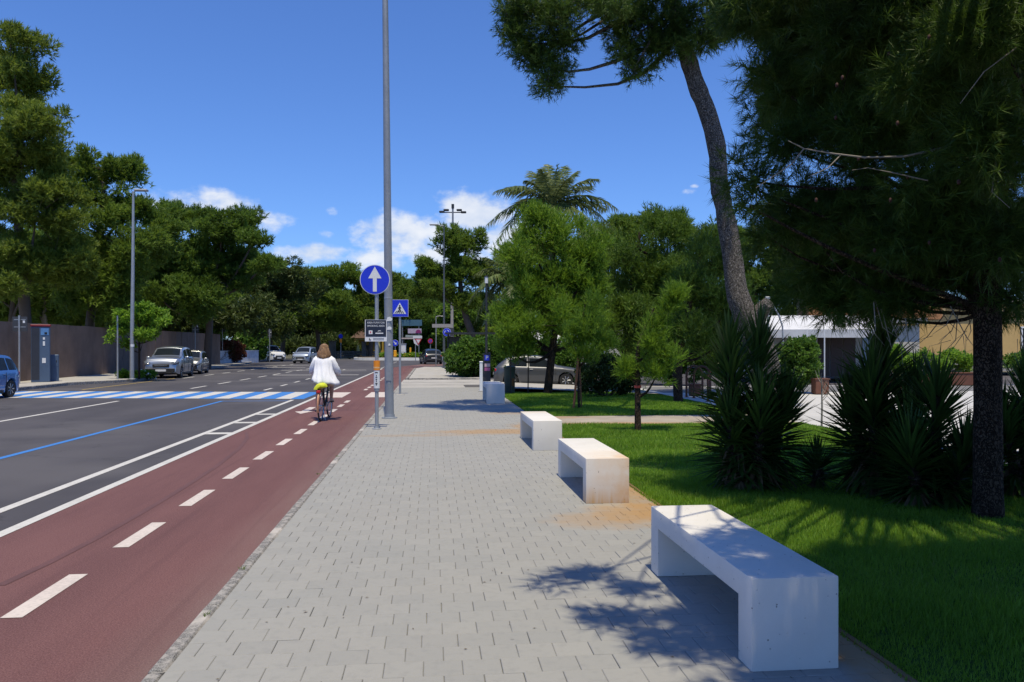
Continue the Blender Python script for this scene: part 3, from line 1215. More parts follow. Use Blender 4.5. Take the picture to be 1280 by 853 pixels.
for i, (lb, px, d, ells) in enumerate((
        ('light green leafy tree behind the white van', 338, 105, [E(335, 385, 22, 18, 105), E(350, 402, 22, 18, 105), E(330, 412, 20, 16, 105)]),
        ('fresh green leafy tree behind the direction signs', 525, 121, [E(512, 418, 18, 14, 121), E(535, 408, 24, 16, 121), E(550, 422, 20, 16, 120), E(500, 428, 16, 12, 120), E(522, 432, 26, 12, 122)]),
        ('light green leafy tree beside the thin grey mast', 572, 88, [E(565, 392, 24, 18, 90), E(585, 402, 26, 18, 90), E(570, 418, 30, 18, 90)]))):
    b = P(px, d, -.4)
    tree('leafy_tree', lb, b, straight(px, 0, d, 405, .16, .08, 3, -.4), ells, leafmat('midgreen_leaves', (.055, .115, .012), (.105, .19, .022), (.18, .28, .04), .4, .4), .9, 1.5, 50, 4, .4, .26, 70 + i, kind='leaf')
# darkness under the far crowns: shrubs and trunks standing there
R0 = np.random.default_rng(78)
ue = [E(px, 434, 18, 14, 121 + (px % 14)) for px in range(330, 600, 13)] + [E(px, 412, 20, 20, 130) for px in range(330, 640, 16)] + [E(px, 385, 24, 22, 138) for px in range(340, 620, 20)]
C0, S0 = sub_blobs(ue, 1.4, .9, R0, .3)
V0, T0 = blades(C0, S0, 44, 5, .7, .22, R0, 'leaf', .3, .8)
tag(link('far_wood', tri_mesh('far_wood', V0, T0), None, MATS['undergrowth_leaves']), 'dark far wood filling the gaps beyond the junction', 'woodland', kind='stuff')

# lone pine with a leaning trunk right of the junction
b = P(596, 64, -.4)
tree('pine_tree', 'pine with bent dark trunk under the floodlight mast', b, [(*P(596, 64, -.4), .34), (*P(592, 64, Z(425, 64)), .3), (*P(582, 64, Z(395, 64)), .26), (*P(576, 64, Z(360, 64)), .2), (*P(572, 64, Z(310, 64)), .1)],
     [E(563, 295, 20, 13, 64), E(588, 303, 20, 14, 64), E(535, 338, 18, 13, 64), E(562, 338, 32, 22, 64), E(566, 312, 24, 16, 64), E(545, 350, 26, 18, 64), E(594, 342, 22, 24, 64), E(528, 360, 14, 12, 64), E(578, 372, 28, 15, 64), E(548, 362, 20, 10, 63)],
     M_PINE_FAR, .44, .8, 14, 9, .28, .06, 81, flat=.85, spread=.6, shoot=.22, clumps=8, inner=.55, up=.6)

# bright young pines on the second lawn
zb = lawn_z(29)
b = P(684, 29.4, zb)
tree('pine_tree', 'bushy bright green pine in front of the grey hatchback', b, [(*P(684, 29.4, zb - .1), .17), (*P(690, 29.4, Z(440, 29.4)), .14), (*P(697, 29.4, Z(380, 29.4)), .1), (*P(690, 29.4, Z(290, 29.4)), .04)],
     [E(662, 290, 34, 30, 29.4), E(704, 292, 32, 28, 29.8), E(648, 345, 34, 36, 29), E(690, 345, 46, 44, 29.4), E(628, 398, 22, 22, 29), E(655, 415, 36, 22, 28.7), E(705, 405, 40, 34, 28.8), E(742, 335, 30, 38, 30), E(640, 440, 20, 10, 28.8), E(672, 380, 44, 36, 30), E(720, 375, 40, 36, 30), E(735, 420, 34, 26, 30)],
     M_PINE_YOUNG, .26, .75, 11, 12, .17, .026, 91, up=1.1, spread=.5, inner=.4, flat=1.0, shoot=.3, clumps=8, bark=M_BARK_DK, group='young pines on the far lawn')
b = P(784, 33, -.2)
tree('pine_tree', 'wide green pine left of the leaning trunk, above the yellow-flowered bush', b, [(*P(784, 33, -.3), .24), (*P(784, 33, Z(420, 33)), .2), (*P(792, 33, Z(340, 33)), .12), (*P(800, 33, Z(290, 33)), .05)],
     [E(778, 325, 42, 42, 33), E(832, 318, 46, 42, 33.5), E(790, 392, 46, 34, 32.6), E(848, 396, 46, 40, 33), E(822, 284, 36, 16, 34), E(872, 305, 32, 20, 34), E(760, 420, 30, 20, 32), E(812, 360, 60, 40, 33.5), E(880, 360, 40, 46, 34), E(820, 430, 50, 20, 33)],
     M_PINE, .30, .75, 11, 12, .19, .03, 92, up=.9, spread=.55, inner=.4, flat=1.0, shoot=.3, clumps=8, bark=M_BARK_DK, group='young pines on the far lawn')
b = P(848, 22.6, 0)
tree('pine_tree', 'green pine with stakes beside the bicycle hoops', b, [(*P(848, 22.6, -.1), .14), (*P(848, 22.6, Z(450, 22.6)), .12), (*P(862, 22.6, Z(380, 22.6)), .08), (*P(878, 22.6, Z(310, 22.6)), .03)],
     [E(892, 335, 38, 34, 23), E(868, 372, 40, 32, 22.6), E(905, 392, 40, 34, 23), E(848, 418, 34, 24, 22.4), E(892, 436, 34, 20, 22.6)],
     M_PINE, .22, .75, 11, 12, .15, .021, 93, up=1.0, spread=.5, inner=.4, flat=1.0, shoot=.24, clumps=8, bark=M_BARK_DK, group='young pines on the far lawn')
for i, (lb, px, d, ells) in enumerate((('dark backdrop pine behind the leaning trunk', 940, 56, [E(930, 315, 34, 26, 56), E(905, 300, 26, 16, 56), E(965, 330, 40, 40, 56), E(935, 370, 44, 36, 56), E(985, 375, 40, 30, 56), E(900, 420, 46, 30, 55), E(960, 420, 46, 26, 55)]),
                                       ('backdrop pine behind the feather palm', 760, 62, [E(745, 300, 36, 22, 62), E(785, 290, 36, 18, 62), E(830, 284, 36, 14, 62), E(770, 350, 60, 40, 62), E(850, 350, 55, 45, 62), E(720, 330, 40, 36, 61), E(740, 400, 50, 36, 60), E(820, 410, 60, 34, 60)]),
                                       ('dark pine behind the white awning building', 1060, 60, [E(1050, 330, 70, 40, 60), E(1130, 330, 70, 40, 60), E(1000, 350, 40, 34, 60), E(1200, 320, 60, 50, 60)]),
                                       ('backdrop pine beside the dark park lamp', 640, 66, [E(625, 345, 34, 22, 66), E(660, 320, 34, 26, 66), E(640, 390, 46, 34, 66), E(610, 405, 26, 22, 66), E(690, 380, 40, 40, 65), E(660, 425, 50, 22, 64)]))):
    b = P(px, d, -.4)
    tree('pine_tree', lb, b, straight(px, 0, d, 350, .28, .12, 4, -.4), ells, (M_PINE_DEEP, M_PINE_FAR, M_PINE_DEEP, M_PINE_OLIVE)[i], .50, .85, 14, 9, .28, .066, 100 + i, flat=.85, spread=.6, shoot=.22, clumps=11, inner=.5, up=.6)

# two staked saplings
M_STAKE = plain('rust_brown_stake', (.23, .095, .04), .8, scale=8)
M_TWINE = plain('red_tie', (.35, .05, .04), .8)
b = P(722, 20.2, 0)
t1 = tree('pine_sapling', 'small pine sapling tied to two rust-brown stakes on the far lawn', b, [(*P(724, 20.2, -.05), .035), (*P(723, 20.2, Z(440, 20.2)), .03), (*P(733, 20.2, Z(370, 20.2)), .01)],
          [E(736, 388, 13, 20, 20.2), E(734, 418, 24, 20, 20.2), E(716, 426, 16, 16, 20.2), E(752, 432, 16, 12, 20.2), E(734, 444, 20, 10, 20.2)],
          M_PINE_YOUNG, .14, .8, 8, 14, .11, .012, 95, bark=M_BARK_DK, up=1.1, spread=.45, shoot=.2, clumps=6, flat=1.0, cat='sapling')
bs = Vector(b)
MB().tube([P(717, 20.2, 0) - bs, P(723, 20.1, Z(446, 20.2)) - bs], .032, 8).build('stake', M_STAKE, t1)
MB().tube([P(727, 20.4, 0) - bs, P(724, 20.3, Z(446, 20.2)) - bs], .018, 8).build('stake', M_STAKE, t1)
MB().tube([P(719.5, 20.2, Z(482, 20.2)) - bs, P(726.5, 20.3, Z(482, 20.2)) - bs], .01, 6).build('crossbar', M_STAKE, t1)
b = P(797, 14.7, 0)
t2 = tree('pine_sapling', 'slender pine sapling with red tie leaning right near the beige path', b, [(*P(797.5, 14.7, -.05), .06), (*P(797, 14.7, Z(480, 14.7)), .055), (*P(799, 14.7, Z(430, 14.7)), .035), (*P(818, 14.7, Z(385, 14.7)), .012)],
          [E(838, 383, 12, 14, 14.7), E(822, 408, 18, 14, 14.7), E(814, 436, 18, 16, 14.7), E(832, 448, 18, 12, 14.6), E(820, 470, 18, 10, 14.6), E(784, 466, 6, 8, 14.7), E(846, 372, 7, 9, 14.7)],
          M_PINE_YOUNG, .11, .8, 8, 14, .10, .0095, 96, bark=M_BARK_DK, up=1.0, spread=.45, shoot=.18, clumps=6, flat=1.0, cat='sapling')
bs = Vector(b)
MB().tube([P(797, 14.7, Z(485, 14.7)) - bs, P(797, 14.7, Z(482, 14.7)) - bs], .068, 10).build('tie', M_TWINE, t2)

# --- the leaning pine of the middle ground
D = 17.0
tr = [(*P(968, D + .5, -.05), .40), (*P(958, D + .4, Z(470, D)), .34), (*P(945, D + .1, Z(420, D)), .31), (*P(930, D, Z(390, D)), .265), (*P(921, D, Z(364, D)), .225), (*P(915, D, Z(317, D)), .21), (*P(905, D, Z(260, D)), .19), (*P(899, D, Z(232, D)), .195), (*P(896, D, Z(185, D)), .19),
      (*P(884, D, Z(140, D)), .19), (*P(871, D, Z(108, D)), .185), (*P(859, D, Z(70, D)), .18), (*P(846, D, Z(28, D)), .16), (*P(836, D, Z(-40, D)), .13), (*P(822, D, Z(-150, D)), .06)]
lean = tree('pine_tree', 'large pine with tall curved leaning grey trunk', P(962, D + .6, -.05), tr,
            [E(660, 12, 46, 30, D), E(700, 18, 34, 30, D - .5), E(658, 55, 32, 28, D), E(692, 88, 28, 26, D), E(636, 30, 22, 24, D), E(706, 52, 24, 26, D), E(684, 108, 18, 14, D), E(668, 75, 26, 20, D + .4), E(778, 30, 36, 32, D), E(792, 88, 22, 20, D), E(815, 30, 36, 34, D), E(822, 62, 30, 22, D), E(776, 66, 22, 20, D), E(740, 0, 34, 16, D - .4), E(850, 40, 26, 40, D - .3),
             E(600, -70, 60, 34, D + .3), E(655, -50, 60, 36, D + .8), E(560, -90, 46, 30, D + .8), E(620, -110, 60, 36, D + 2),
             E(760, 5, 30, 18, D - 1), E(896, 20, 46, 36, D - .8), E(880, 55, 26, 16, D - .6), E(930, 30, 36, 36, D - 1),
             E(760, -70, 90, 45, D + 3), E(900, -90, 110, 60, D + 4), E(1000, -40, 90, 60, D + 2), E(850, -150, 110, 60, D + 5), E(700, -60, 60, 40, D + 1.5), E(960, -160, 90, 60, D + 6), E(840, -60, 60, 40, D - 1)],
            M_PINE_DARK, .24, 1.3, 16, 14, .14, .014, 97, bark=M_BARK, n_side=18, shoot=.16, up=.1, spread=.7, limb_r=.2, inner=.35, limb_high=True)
bs = Vector(P(962, D + .6, -.05))
MB().tube([P(944, D, Z(398, D)) - bs, P(955, D - .15, Z(385, D)) - bs, P(961, D - .25, Z(380, D)) - bs], [.2, .16, .14], 12).build('cut_branch', M_BARK, lean, 50)

# --- the near pine on the right
zt = [(5.13, 6.91, -.05, .145), (5.12, 6.9, .35, .122), (5.1, 6.88, 1.9, .115), (5.02, 6.85, 3.6, .11), (4.9, 6.8, 5.4, .10), (4.75, 6.7, 7.2, .05)]
vis_e = [E(985, 35, 60, 50, 8.6, .8), E(962, 92, 34, 28, 8.4, .8), E(1015, 130, 62, 52, 8.2, .8), E(985, 185, 36, 30, 8.0, .8), E(1005, 262, 50, 46, 8.0, .8), E(965, 300, 26, 22, 8.2, .8), E(1070, 60, 80, 60, 7.4, .8), E(1085, 170, 80, 66, 7.6, .8), E(1080, 280, 80, 54, 7.8, .8),
         E(1030, 345, 50, 30, 8.4, .8), E(1110, 352, 66, 26, 8.0, .8), E(1170, 110, 80, 80, 6.8, .8), E(1180, 240, 80, 66, 7.0, .8), E(1230, 40, 80, 60, 6.2, .8), E(1240, 180, 80, 70, 6.4, .8), E(1250, 300, 66, 50, 6.8, .8), E(1190, 345, 60, 28, 7.6, .8), E(1260, 372, 50, 24, 7.4, .8), E(1055, 378, 56, 18, 8.2, .8), E(1130, 374, 60, 20, 7.8, .8), E(1010, 366, 40, 20, 8.6, .8), E(950, 240, 22, 16, 7.6, .8), E(930, 20, 40, 34, 8.8, .8), E(1130, 20, 90, 50, 7.0, .8), E(1150, 300, 70, 44, 7.2, .8),
         E(925, 225, 26, 20, 7.6, .8), E(938, 258, 22, 16, 7.4, .8), E(1000, 110, 80, 100, 9.4), E(1110, 120, 110, 110, 9.8), E(1230, 120, 100, 120, 9.4), E(1060, 290, 110, 70, 9.6), E(1180, 300, 110, 70, 9.6), E(1270, 300, 70, 80, 9.0), E(1120, 10, 130, 60, 9.4), E(1260, 20, 80, 70, 8.8)]
hid_e = [(1.0, 3.85, 4.7, .30, .16, .14), (1.3, 3.95, 4.8, .28, .16, .14), (1.4, 3.55, 4.7, .22, .2, .14), (1.2, 3.1, 4.7, .32, .22, .16), (1.5, 2.95, 4.8, .3, .22, .16), (1.3, 2.6, 4.8, .28, .2, .16),
         (1.85, 2.15, 4.8, .4, .22, .18), (1.95, 2.65, 4.7, .35, .28, .18), (2.0, 3.1, 4.8, .35, .3, .2), (1.5, 2.4, 5.0, .35, .3, .2), (1.8, 1.75, 5.0, .5, .35, .3),
         (2.6, 3.2, 4.9, .7, .5, .35), (2.5, 2.4, 5.0, .7, .6, .35), (3.2, 4.0, 5.0, .6, .4, .35), (2.7, 1.6, 5.0, .7, .6, .35),
         (3.1, 3.4, 5.0, .9, .65, .5), (3.9, 2.9, 5.2, .9, .8, .5), (4.6, 3.6, 5.2, .9, .8, .5), (3.0, 2.3, 5.2, .9, .6, .5), (5.6, 3.2, 5.2, 1, .8, .6), (4.2, 4.0, 5.0, .8, .35, .35), (5.2, 4.0, 5.2, .8, .4, .4),
         (4.6, 6.5, 5.6, 1.2, .7, .6), (3.6, 6.4, 5.6, .9, .7, .5), (5.6, 6.4, 5.6, 1.2, 1.0, .7), (3.3, 7.2, 5.2, .8, .7, .5), (4.4, 7.4, 6.2, 1.1, .9, .6), (5.6, 7.8, 5.6, 1.2, 1.0, .7), (6.8, 6.6, 5.4, 1.2, 1.2, .7), (7.0, 5.0, 5.6, 1.0, .9, .6)]
hid_e += [(x_ + (y_ % 2) * .7, y_ + .3 * math.sin(x_ * 3), 6.2 + .5 * math.sin(x_ * 2 + y_), 1.1, 1.0, .55) for x_ in (3.0, 4.6, 6.2, 7.8, 9.4) for y_ in (-2.2, -.6, 1.0, 2.2, 3.0) if not (x_ < 3.5 and y_ > 3)]
hid_e += [(x_, y_, 6.6, 1.2, 1.0, .6) for x_, y_ in ((8.2, 5.5), (9.6, 5.8), (8.0, 7.2), (9.4, 7.6), (6.4, 8.4), (7.8, 8.9), (5.0, 8.8), (3.9, 8.2))]
hid_e += [(x_, y_ + .4 * math.sin(2 * x_), 5.6 + .4 * math.sin(x_ + y_), 1.2, 1.1, .5) for x_ in (2.6, 4.4, 6.2, 8.0, 9.8) for y_ in (-5.6, -4.0, -2.6)]  # from here on: unseen crown layers added to block sky light over the lawn
hid_e += [(x_, y_, z_, 1.1, 1.0, .6) for x_ in (6.4, 7.8, 9.2) for y_, z_ in ((-1.0, 4.2), (1.0, 4.0), (2.8, 4.1), (4.4, 4.3))]
hid_e += [(x_, y_, 7.2, 1.3, 1.2, .6) for x_ in (2.8, 4.6, 6.4, 8.2) for y_ in (-1.6, .2, 1.8)]
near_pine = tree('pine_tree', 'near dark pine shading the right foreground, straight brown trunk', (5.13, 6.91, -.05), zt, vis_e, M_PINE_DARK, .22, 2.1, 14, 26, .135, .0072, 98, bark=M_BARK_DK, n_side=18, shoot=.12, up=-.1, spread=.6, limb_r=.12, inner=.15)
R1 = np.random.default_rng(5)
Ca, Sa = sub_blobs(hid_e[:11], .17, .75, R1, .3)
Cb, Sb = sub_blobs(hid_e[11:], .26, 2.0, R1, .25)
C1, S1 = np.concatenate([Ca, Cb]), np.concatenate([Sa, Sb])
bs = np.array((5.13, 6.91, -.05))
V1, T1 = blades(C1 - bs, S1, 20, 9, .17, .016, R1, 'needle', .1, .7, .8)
link('upper_crown_plus_shade', tri_mesh('upper_crown_plus_shade', V1, T1), near_pine, M_PINE_DARK)  # out-of-frame crown together with the unseen layers added to darken the lawn
mb = MB()
for e in hid_e:
    c = np.array(e[:3]) - bs
    s = np.array((-.2, -.1, 5.3))
    mb.tube(limb_pts(s, c, R1, .02), list(np.linspace(.028, .008, 6)), 6)
mb.build('limb', M_BARK_DK, near_pine, 50)
# pale dead branches showing in front of the dark needles
mb = MB()


def px_branch(pp, r0, r1):
    pts_ = [P(px, d + .8, Z(py, d + .8)) - Vector(bs) for px, py, d in pp]
    mb.tube(pts_, list(np.linspace(r0, r1, len(pts_))), 6)


px_branch(((1225, 165, 6.0), (1180, 185, 5.9), (1130, 196, 5.8), (1080, 197, 5.8), (1040, 192, 5.9), (1005, 186, 6.0), (985, 176, 6.0)), .012, .004)
px_branch(((1005, 186, 6.0), (990, 205, 6.0), (965, 222, 6.1), (945, 235, 6.2)), .007, .003)
px_branch(((1052, 193, 5.9), (1035, 210, 5.8), (1010, 222, 5.8)), .006, .002)
px_branch(((1160, 226, 5.8), (1120, 217, 5.8), (1085, 210, 5.8), (1065, 213, 5.8)), .006, .002)
px_branch(((1246, 190, 5.6), (1240, 240, 5.5), (1262, 260, 5.4)), .006, .002)
px_branch(((1270, 60, 5.2), (1230, 90, 5.2), (1200, 130, 5.3)), .006, .002)
rr = random.Random(8)
for k_ in range(16):
    x0, y0 = rr.uniform(1090, 1275), rr.uniform(385, 420)
    d0 = rr.uniform(6.6, 7.2)
    x1, y1 = x0 + rr.uniform(-40, 40), y0 + rr.uniform(20, 48)
    px_branch(((x0, y0 - 20, d0), ((x0 + x1) / 2 + rr.uniform(-8, 8), (y0 + y1) / 2, d0), (x1, y1, d0)), .006, .0015)
    px_branch((((x0 + x1) / 2, (y0 + y1) / 2, d0), (x1 + rr.uniform(-25, 25), y1 - rr.uniform(-8, 12), d0)), .003, .001)
mb.build('dead_branch', M_STICK, near_pine, 50)['kind'] = 'stuff'
M_CONE = plain('pine_cone', (.045, .014, .009), .8)
for k_ in range(16):
    px, py = rr.uniform(990, 1270), rr.uniform(40, 330)
    d0 = rr.uniform(5.8, 6.8)
    MB().ball(P(px, d0, Z(py, d0)) - Vector(bs), (.013, .013, .02), 7, 6).build('cone', M_CONE, near_pine, 60)

# --- yuccas


def yucca(label, base, stems, leaf, seed, n=230, width=.045, dry=60):
    R = np.random.default_rng(seed)
    root = thing('yucca', label, 'yucca', base, 0, 'yuccas on the lawn edge')
    tb = MB()
    Vs, Ts = [], []
    Vd, Td = [], []
    for (dx, dy, h, lx, ly) in stems:
        top = np.array((dx + lx, dy + ly, h - leaf * .8))
        bot = np.array((dx * .5, dy * .5, 0))
        tb.tube([tuple(bot), tuple((bot + top) / 2 + R.normal(size=3) * .02), tuple(top)], [.075, .06, .04], 9)
        for dryset in (0, 1):
            m = dry if dryset else n
            t = R.uniform(0, 1, m)
            if dryset:
                t = t * .35
                el = rad(-75) + t * rad(80) + R.normal(0, .18, m)
            else:
                t = t ** .75
                el = rad(-28) + rad(112) * t ** 1.3 + R.normal(0, .12, m)
            az = R.uniform(0, 2 * np.pi, m)
            p = bot + (top - bot) * (.12 + .88 * t)[:, None]
            a = np.stack([np.cos(el) * np.cos(az), np.cos(el) * np.sin(az), np.sin(el)], 1)
            s = np.stack([-np.sin(az), np.cos(az), np.zeros(m)], 1)
            L = leaf * R.uniform(.75, 1.15, m) * (1.0 if not dryset else .85)
            nrm = np.cross(a, s)
            w = width * R.uniform(.8, 1.15, m)
            droop = np.stack([np.zeros(m), np.zeros(m), -L * (.06 if not dryset else .12)], 1)
            q0, q1, q2 = p, p + a * (L * .45)[:, None] + droop * .2, p + a * L[:, None] + droop
            W = (s * w[:, None])
            fold = nrm * (w * .35)[:, None]
            V = np.stack([q0 - W * .35, q0 + W * .35, q1 - W * .55 + fold, q1 - fold * .2, q1 + W * .55 + fold, q2], 1)
            T = np.array([[0, 3, 2], [0, 1, 3], [1, 4, 3], [2, 3, 5], [3, 4, 5]])
            k0 = (sum(len(x) for x in (Vd if dryset else Vs)))
            T = (T[None] + (np.arange(m) * 6)[:, None, None]).reshape(-1, 3) + k0
            (Vd if dryset else Vs).append(V.reshape(-1, 3))
            (Td if dryset else Ts).append(T)
    tb.build('stem', M_BARK_DK, root, 50)
    link('leaves', tri_mesh('leaves', np.concatenate(Vs), np.concatenate(Ts)), root, M_YUCCA)
    link('dry_leaves', tri_mesh('dry_leaves', np.concatenate(Vd), np.concatenate(Td)), root, M_DRYLEAF)
    return root


yucca('two-headed yucca at the left of the yuccas beside the leaning trunk', P(938, 8.9, 0), [(-.18, 0, 1.98, -.08, 0), (.12, .15, 2.05, .06, .05), (.0, -.2, 1.35, .0, -.1), (.36, .1, 1.35, .1, 0), (-.25, -.1, 1.2, -.05, 0)], .56, 31, 260, .036)
yucca('tallest broad yucca in front of the white awning, right of the two-headed one', P(1100, 8.6, 0), [(.05, .1, 2.1, .05, 0), (-.12, -.15, 1.65, -.1, -.05), (.3, 0, 1.5, .1, 0), (-.22, .1, 1.35, -.05, 0), (.1, -.3, 1.1, 0, -.1)], .58, 32, 270, .036)
yucca('rosette-topped lower yucca just left of the near pine trunk', P(1162, 8.0, 0), [(.0, 0, 1.52, .05, -.05), (-.25, -.15, .95, -.1, -.05), (.1, -.2, .9, .1, -.1)], .54, 33, 280, .034)
yucca('smallest squat yucca in the gap between the two tall yuccas', P(1022, 8.9, 0), [(.0, 0, .55, 0, 0)], .36, 34, 160, .026)
yucca('dim yucca at the right edge behind the near pine trunk', P(1285, 8.4, 0), [(.0, 0, 1.55, 0, 0), (-.2, 0, 1.2, -.1, 0)], .55, 35, 200)


# --- palms
def palm(label, base, crown, fronds, trunk_r, seed):
    R = random.Random(seed)
    root = thing('palm_tree', label, 'palm', base, 0)
    bs = Vector(base)
    c = Vector(crown) - bs
    MB().tube([(0, 0, 0), c * .5, c], [trunk_r * 1.25, trunk_r, trunk_r * .9], 12).build('trunk', M_BARK_FAR, root, 50)
    for (tip, arch) in fronds:
        tp = Vector(tip) - bs
        V, T = [], []
        mid = (c + tp) / 2 + Vector((0, 0, arch))
        n = 30
        pts = []
        for i in range(n + 1):
            t = i / n
            pts.append(c * (1 - t) ** 2 + mid * 2 * t * (1 - t) + tp * t * t)
        mbf = MB().tube([tuple(p) for p in pts[::6]], list(np.linspace(.05, .012, 6)), 5)
        L = (tp - c).length
        for i in range(3, n + 1):
            d, s, u = frame_of(pts[i - 1], pts[i])
            ln = L * .30 * math.sin(math.pi * min(1, .12 + .80 * i / n)) + .1
            for sg in (-1, 1):
                for q in range(2):
                    a = (s * sg * R.uniform(.7, 1) + d * R.uniform(.3, .8) + u * R.uniform(-.35, .3) + Vector((0, 0, -.35))).normalized()
                    b_ = a.cross(u).normalized() * .036
                    p = pts[i].lerp(pts[i - 1], q * .5)
                    mbf.add([p - b_, p + b_, p + a * ln * .5 + b_ * .9 + Vector((0, 0, -.02)), p + a * ln + Vector((0, 0, -.12 * ln)), p + a * ln * .5 - b_ * .9 + Vector((0, 0, -.02))], [(0, 1, 2, 3, 4)])
        mbf.build('frond', M_PALM, root)
    return root


D = 50
cr = P(690, D, Z(258, D))
fr = []
for px, py, dd, ar in ((697, 206, 0, .3), (676, 212, -1, .5), (664, 214, 1.5, .8), (722, 214, .5, .7), (712, 222, -1.5, .6), (748, 224, 0, 1.0), (740, 234, 2, .9), (706, 208, 1, .5), (685, 206, 1, .4), (655, 226, 0, .9), (618, 240, 0, 1.3), (632, 236, -2, 1.2), (608, 282, 0, 1.6), (622, 300, -1.5, 1.7), (772, 262, 0, 1.6),
                       (765, 285, 0, 1.7), (752, 296, -2, 1.5), (650, 290, -2.5, 1.3), (700, 300, -3, 1.3), (735, 300, -2.5, 1.4), (690, 225, 3, .8), (640, 262, 2.5, 1.2), (757, 262, 2.5, 1.1)):
    fr.append((P(px, D + dd, Z(py, D + dd)), ar))
palm('tall feather palm rising above the bright young pine', P(692, D, -.45), cr, fr, .2, 3)
D = 48
cr = P(640, D, Z(352, D))
fr = []
for px, py, dd, ar in ((604, 322, 0, .7), (592, 345, 0, 1.2), (586, 378, 0, 1.6), (594, 402, 0, 1.9), (606, 410, -1, 1.7), (600, 360, -1.5, 1.2), (622, 312, 1, .5), (640, 305, 0, .3), (660, 312, 0, .6), (680, 340, 0, 1.1), (690, 375, 0, 1.6), (640, 400, -2, 1.3), (665, 395, -1.5, 1.5)):
    fr.append((P(px, D + dd, Z(py, D + dd)), ar))
palm('lower palm with arching fronds behind the dark park lamp', P(640, D, -.45), cr, fr, .3, 4)

# --- bright street tree in the planting bay on the left
b = P(174, 38.8, .02)
tree('street_tree', 'small bright green street tree in the kerbed bay beside the lamp', b, [(*P(174, 38.8, 0), .05), (*P(174, 38.8, Z(430, 38.8)), .045), (*P(172, 38.8, Z(395, 38.8)), .025)],
     [E(165, 398, 20, 13, 38.8), E(192, 394, 20, 11, 39.2), E(178, 384, 14, 8, 38.8), E(178, 418, 22, 9, 38.6), E(152, 412, 12, 8, 38.6), E(205, 402, 12, 5, 38.8), E(148, 392, 8, 5, 38.7), E(160, 432, 9, 8, 38.7), E(137, 424, 5, 3, 38.6)],
     M_BROAD, .22, 1.1, 12, 3, .19, .085, 120, bark=M_BARK_DK, kind='leaf', spread=1.0, up=0, limb_r=.12)
for i, (px, d, w) in enumerate(((154, 39.4, .42), (184, 39.9, .5), (170, 39.2, .4))):
    c = P(px, d, .22)
    shrub('ground_shrub', ('low leafy plant left of the lamp base in the planting bay', 'low white-flowered plant in front of the parked suv', 'low green plant at the foot of the street tree')[i],
          [(c.x, c.y, .2, w, w * .7, .22)], (c.x, c.y, .02), M_BROAD, .14, 1.5, 24, 3, .09, .05, 130 + i, 'plant', 'plants in the bay', flowers=(plain('white_petals', (.75, .75, .72), .8), 14, .05) if i == 1 else None)

# --- hedges and bushes
a, b2 = P(575, 41.5, 0), P(600, 47, 0)
shrub('hedge', 'large clipped green hedge at the corner left of the parking meter', [(1.75, 40.9, 1.0, 1.0, 1.0, 1.0), (2.6, 41.2, 1.0, 1.1, 1.1, 1.05), (1.6, 42.6, .9, .9, 1.2, 1.0), (2.6, 43.4, 1.0, 1.2, 1.3, 1.1), (3.4, 41.6, .95, .9, 1.0, 1.0)],
      (2.2, 41.5, 0), M_HEDGE, .36, 1.5, 70, 3, .15, .085, 141, 'hedge')
a, b2 = P(620, 44, LOT), P(900, 40, LOT)
shrub('hedge', 'long green hedge behind the grey hatchback', hedge_ells(a, P(720, 43, LOT), 2.4, 1.4, 5, LOT, .1, 3), tuple(a), M_HEDGE, .42, 1.3, 60, 3, .17, .1, 142, 'hedge')
a = P(750, 42, LOT)
shrub('hedge', 'dark hedge behind the bicycle hoops and plaza edge', hedge_ells(a, P(930, 36, LOT), 2.3, 1.3, 7, -.1, .15, 4), tuple(a), M_HEDGE, .4, 1.2, 54, 3, .17, .1, 143, 'hedge')
c = P(757, 25.5, 0)
shrub('flowering_bush', 'dark bush dotted with yellow flowers behind the staked sapling', [(c.x - .35, c.y, .62, .75, .6, .66), (c.x + .5, c.y + .1, .6, .75, .6, .66), (c.x + .1, c.y + .5, .9, .7, .6, .5)],
      tuple(c), leafmat('dark_bush_leaves', (.02, .04, .008), (.035, .065, .012), (.06, .095, .02), .2, 1), .24, 1.3, 50, 3, .09, .05, 144, 'bush', flowers=(plain('yellow_petals', (.6, .32, .02), .7), 26, .022))
c = P(1000, 27, 0)
shrub('clipped_shrub', 'round glossy shrub in front of the white awning', [(c.x, c.y, 1.05, .78, .7, .85), (c.x - .15, c.y, 1.4, .6, .6, .55), (c.x + .2, c.y, .7, .6, .6, .6)], tuple(c), M_HEDGE, .22, 1.5, 56, 3, .1, .06, 145, 'shrub', flowers=(plain('red_petals', (.5, .01, .02), .6), 2, .05))
for i, (px, d, h, lb) in enumerate(((1112, 30, 1.1, 'green planter shrub right of the tall yucca'), (1150, 31, .8, 'green shrub on the plaza beside the near pine trunk'), (1190, 33, .9, 'green shrub left of the near pine trunk, before the yellow wall'), (1275, 33, .7, 'dim shrub at the right edge before the yellow wall'))):
    c = P(px, d, 0)
    shrub('planter_shrub', lb, [(c.x, c.y, .6 + h * .5, .85, .6, h * .5), (c.x + .5, c.y, .5 + h * .4, .6, .5, h * .4)], (c.x, c.y, .48), M_BROAD if i < 3 else M_HEDGE, .26, 1.2, 34, 3, .13, .07, 150 + i, 'shrub', 'planter shrubs')
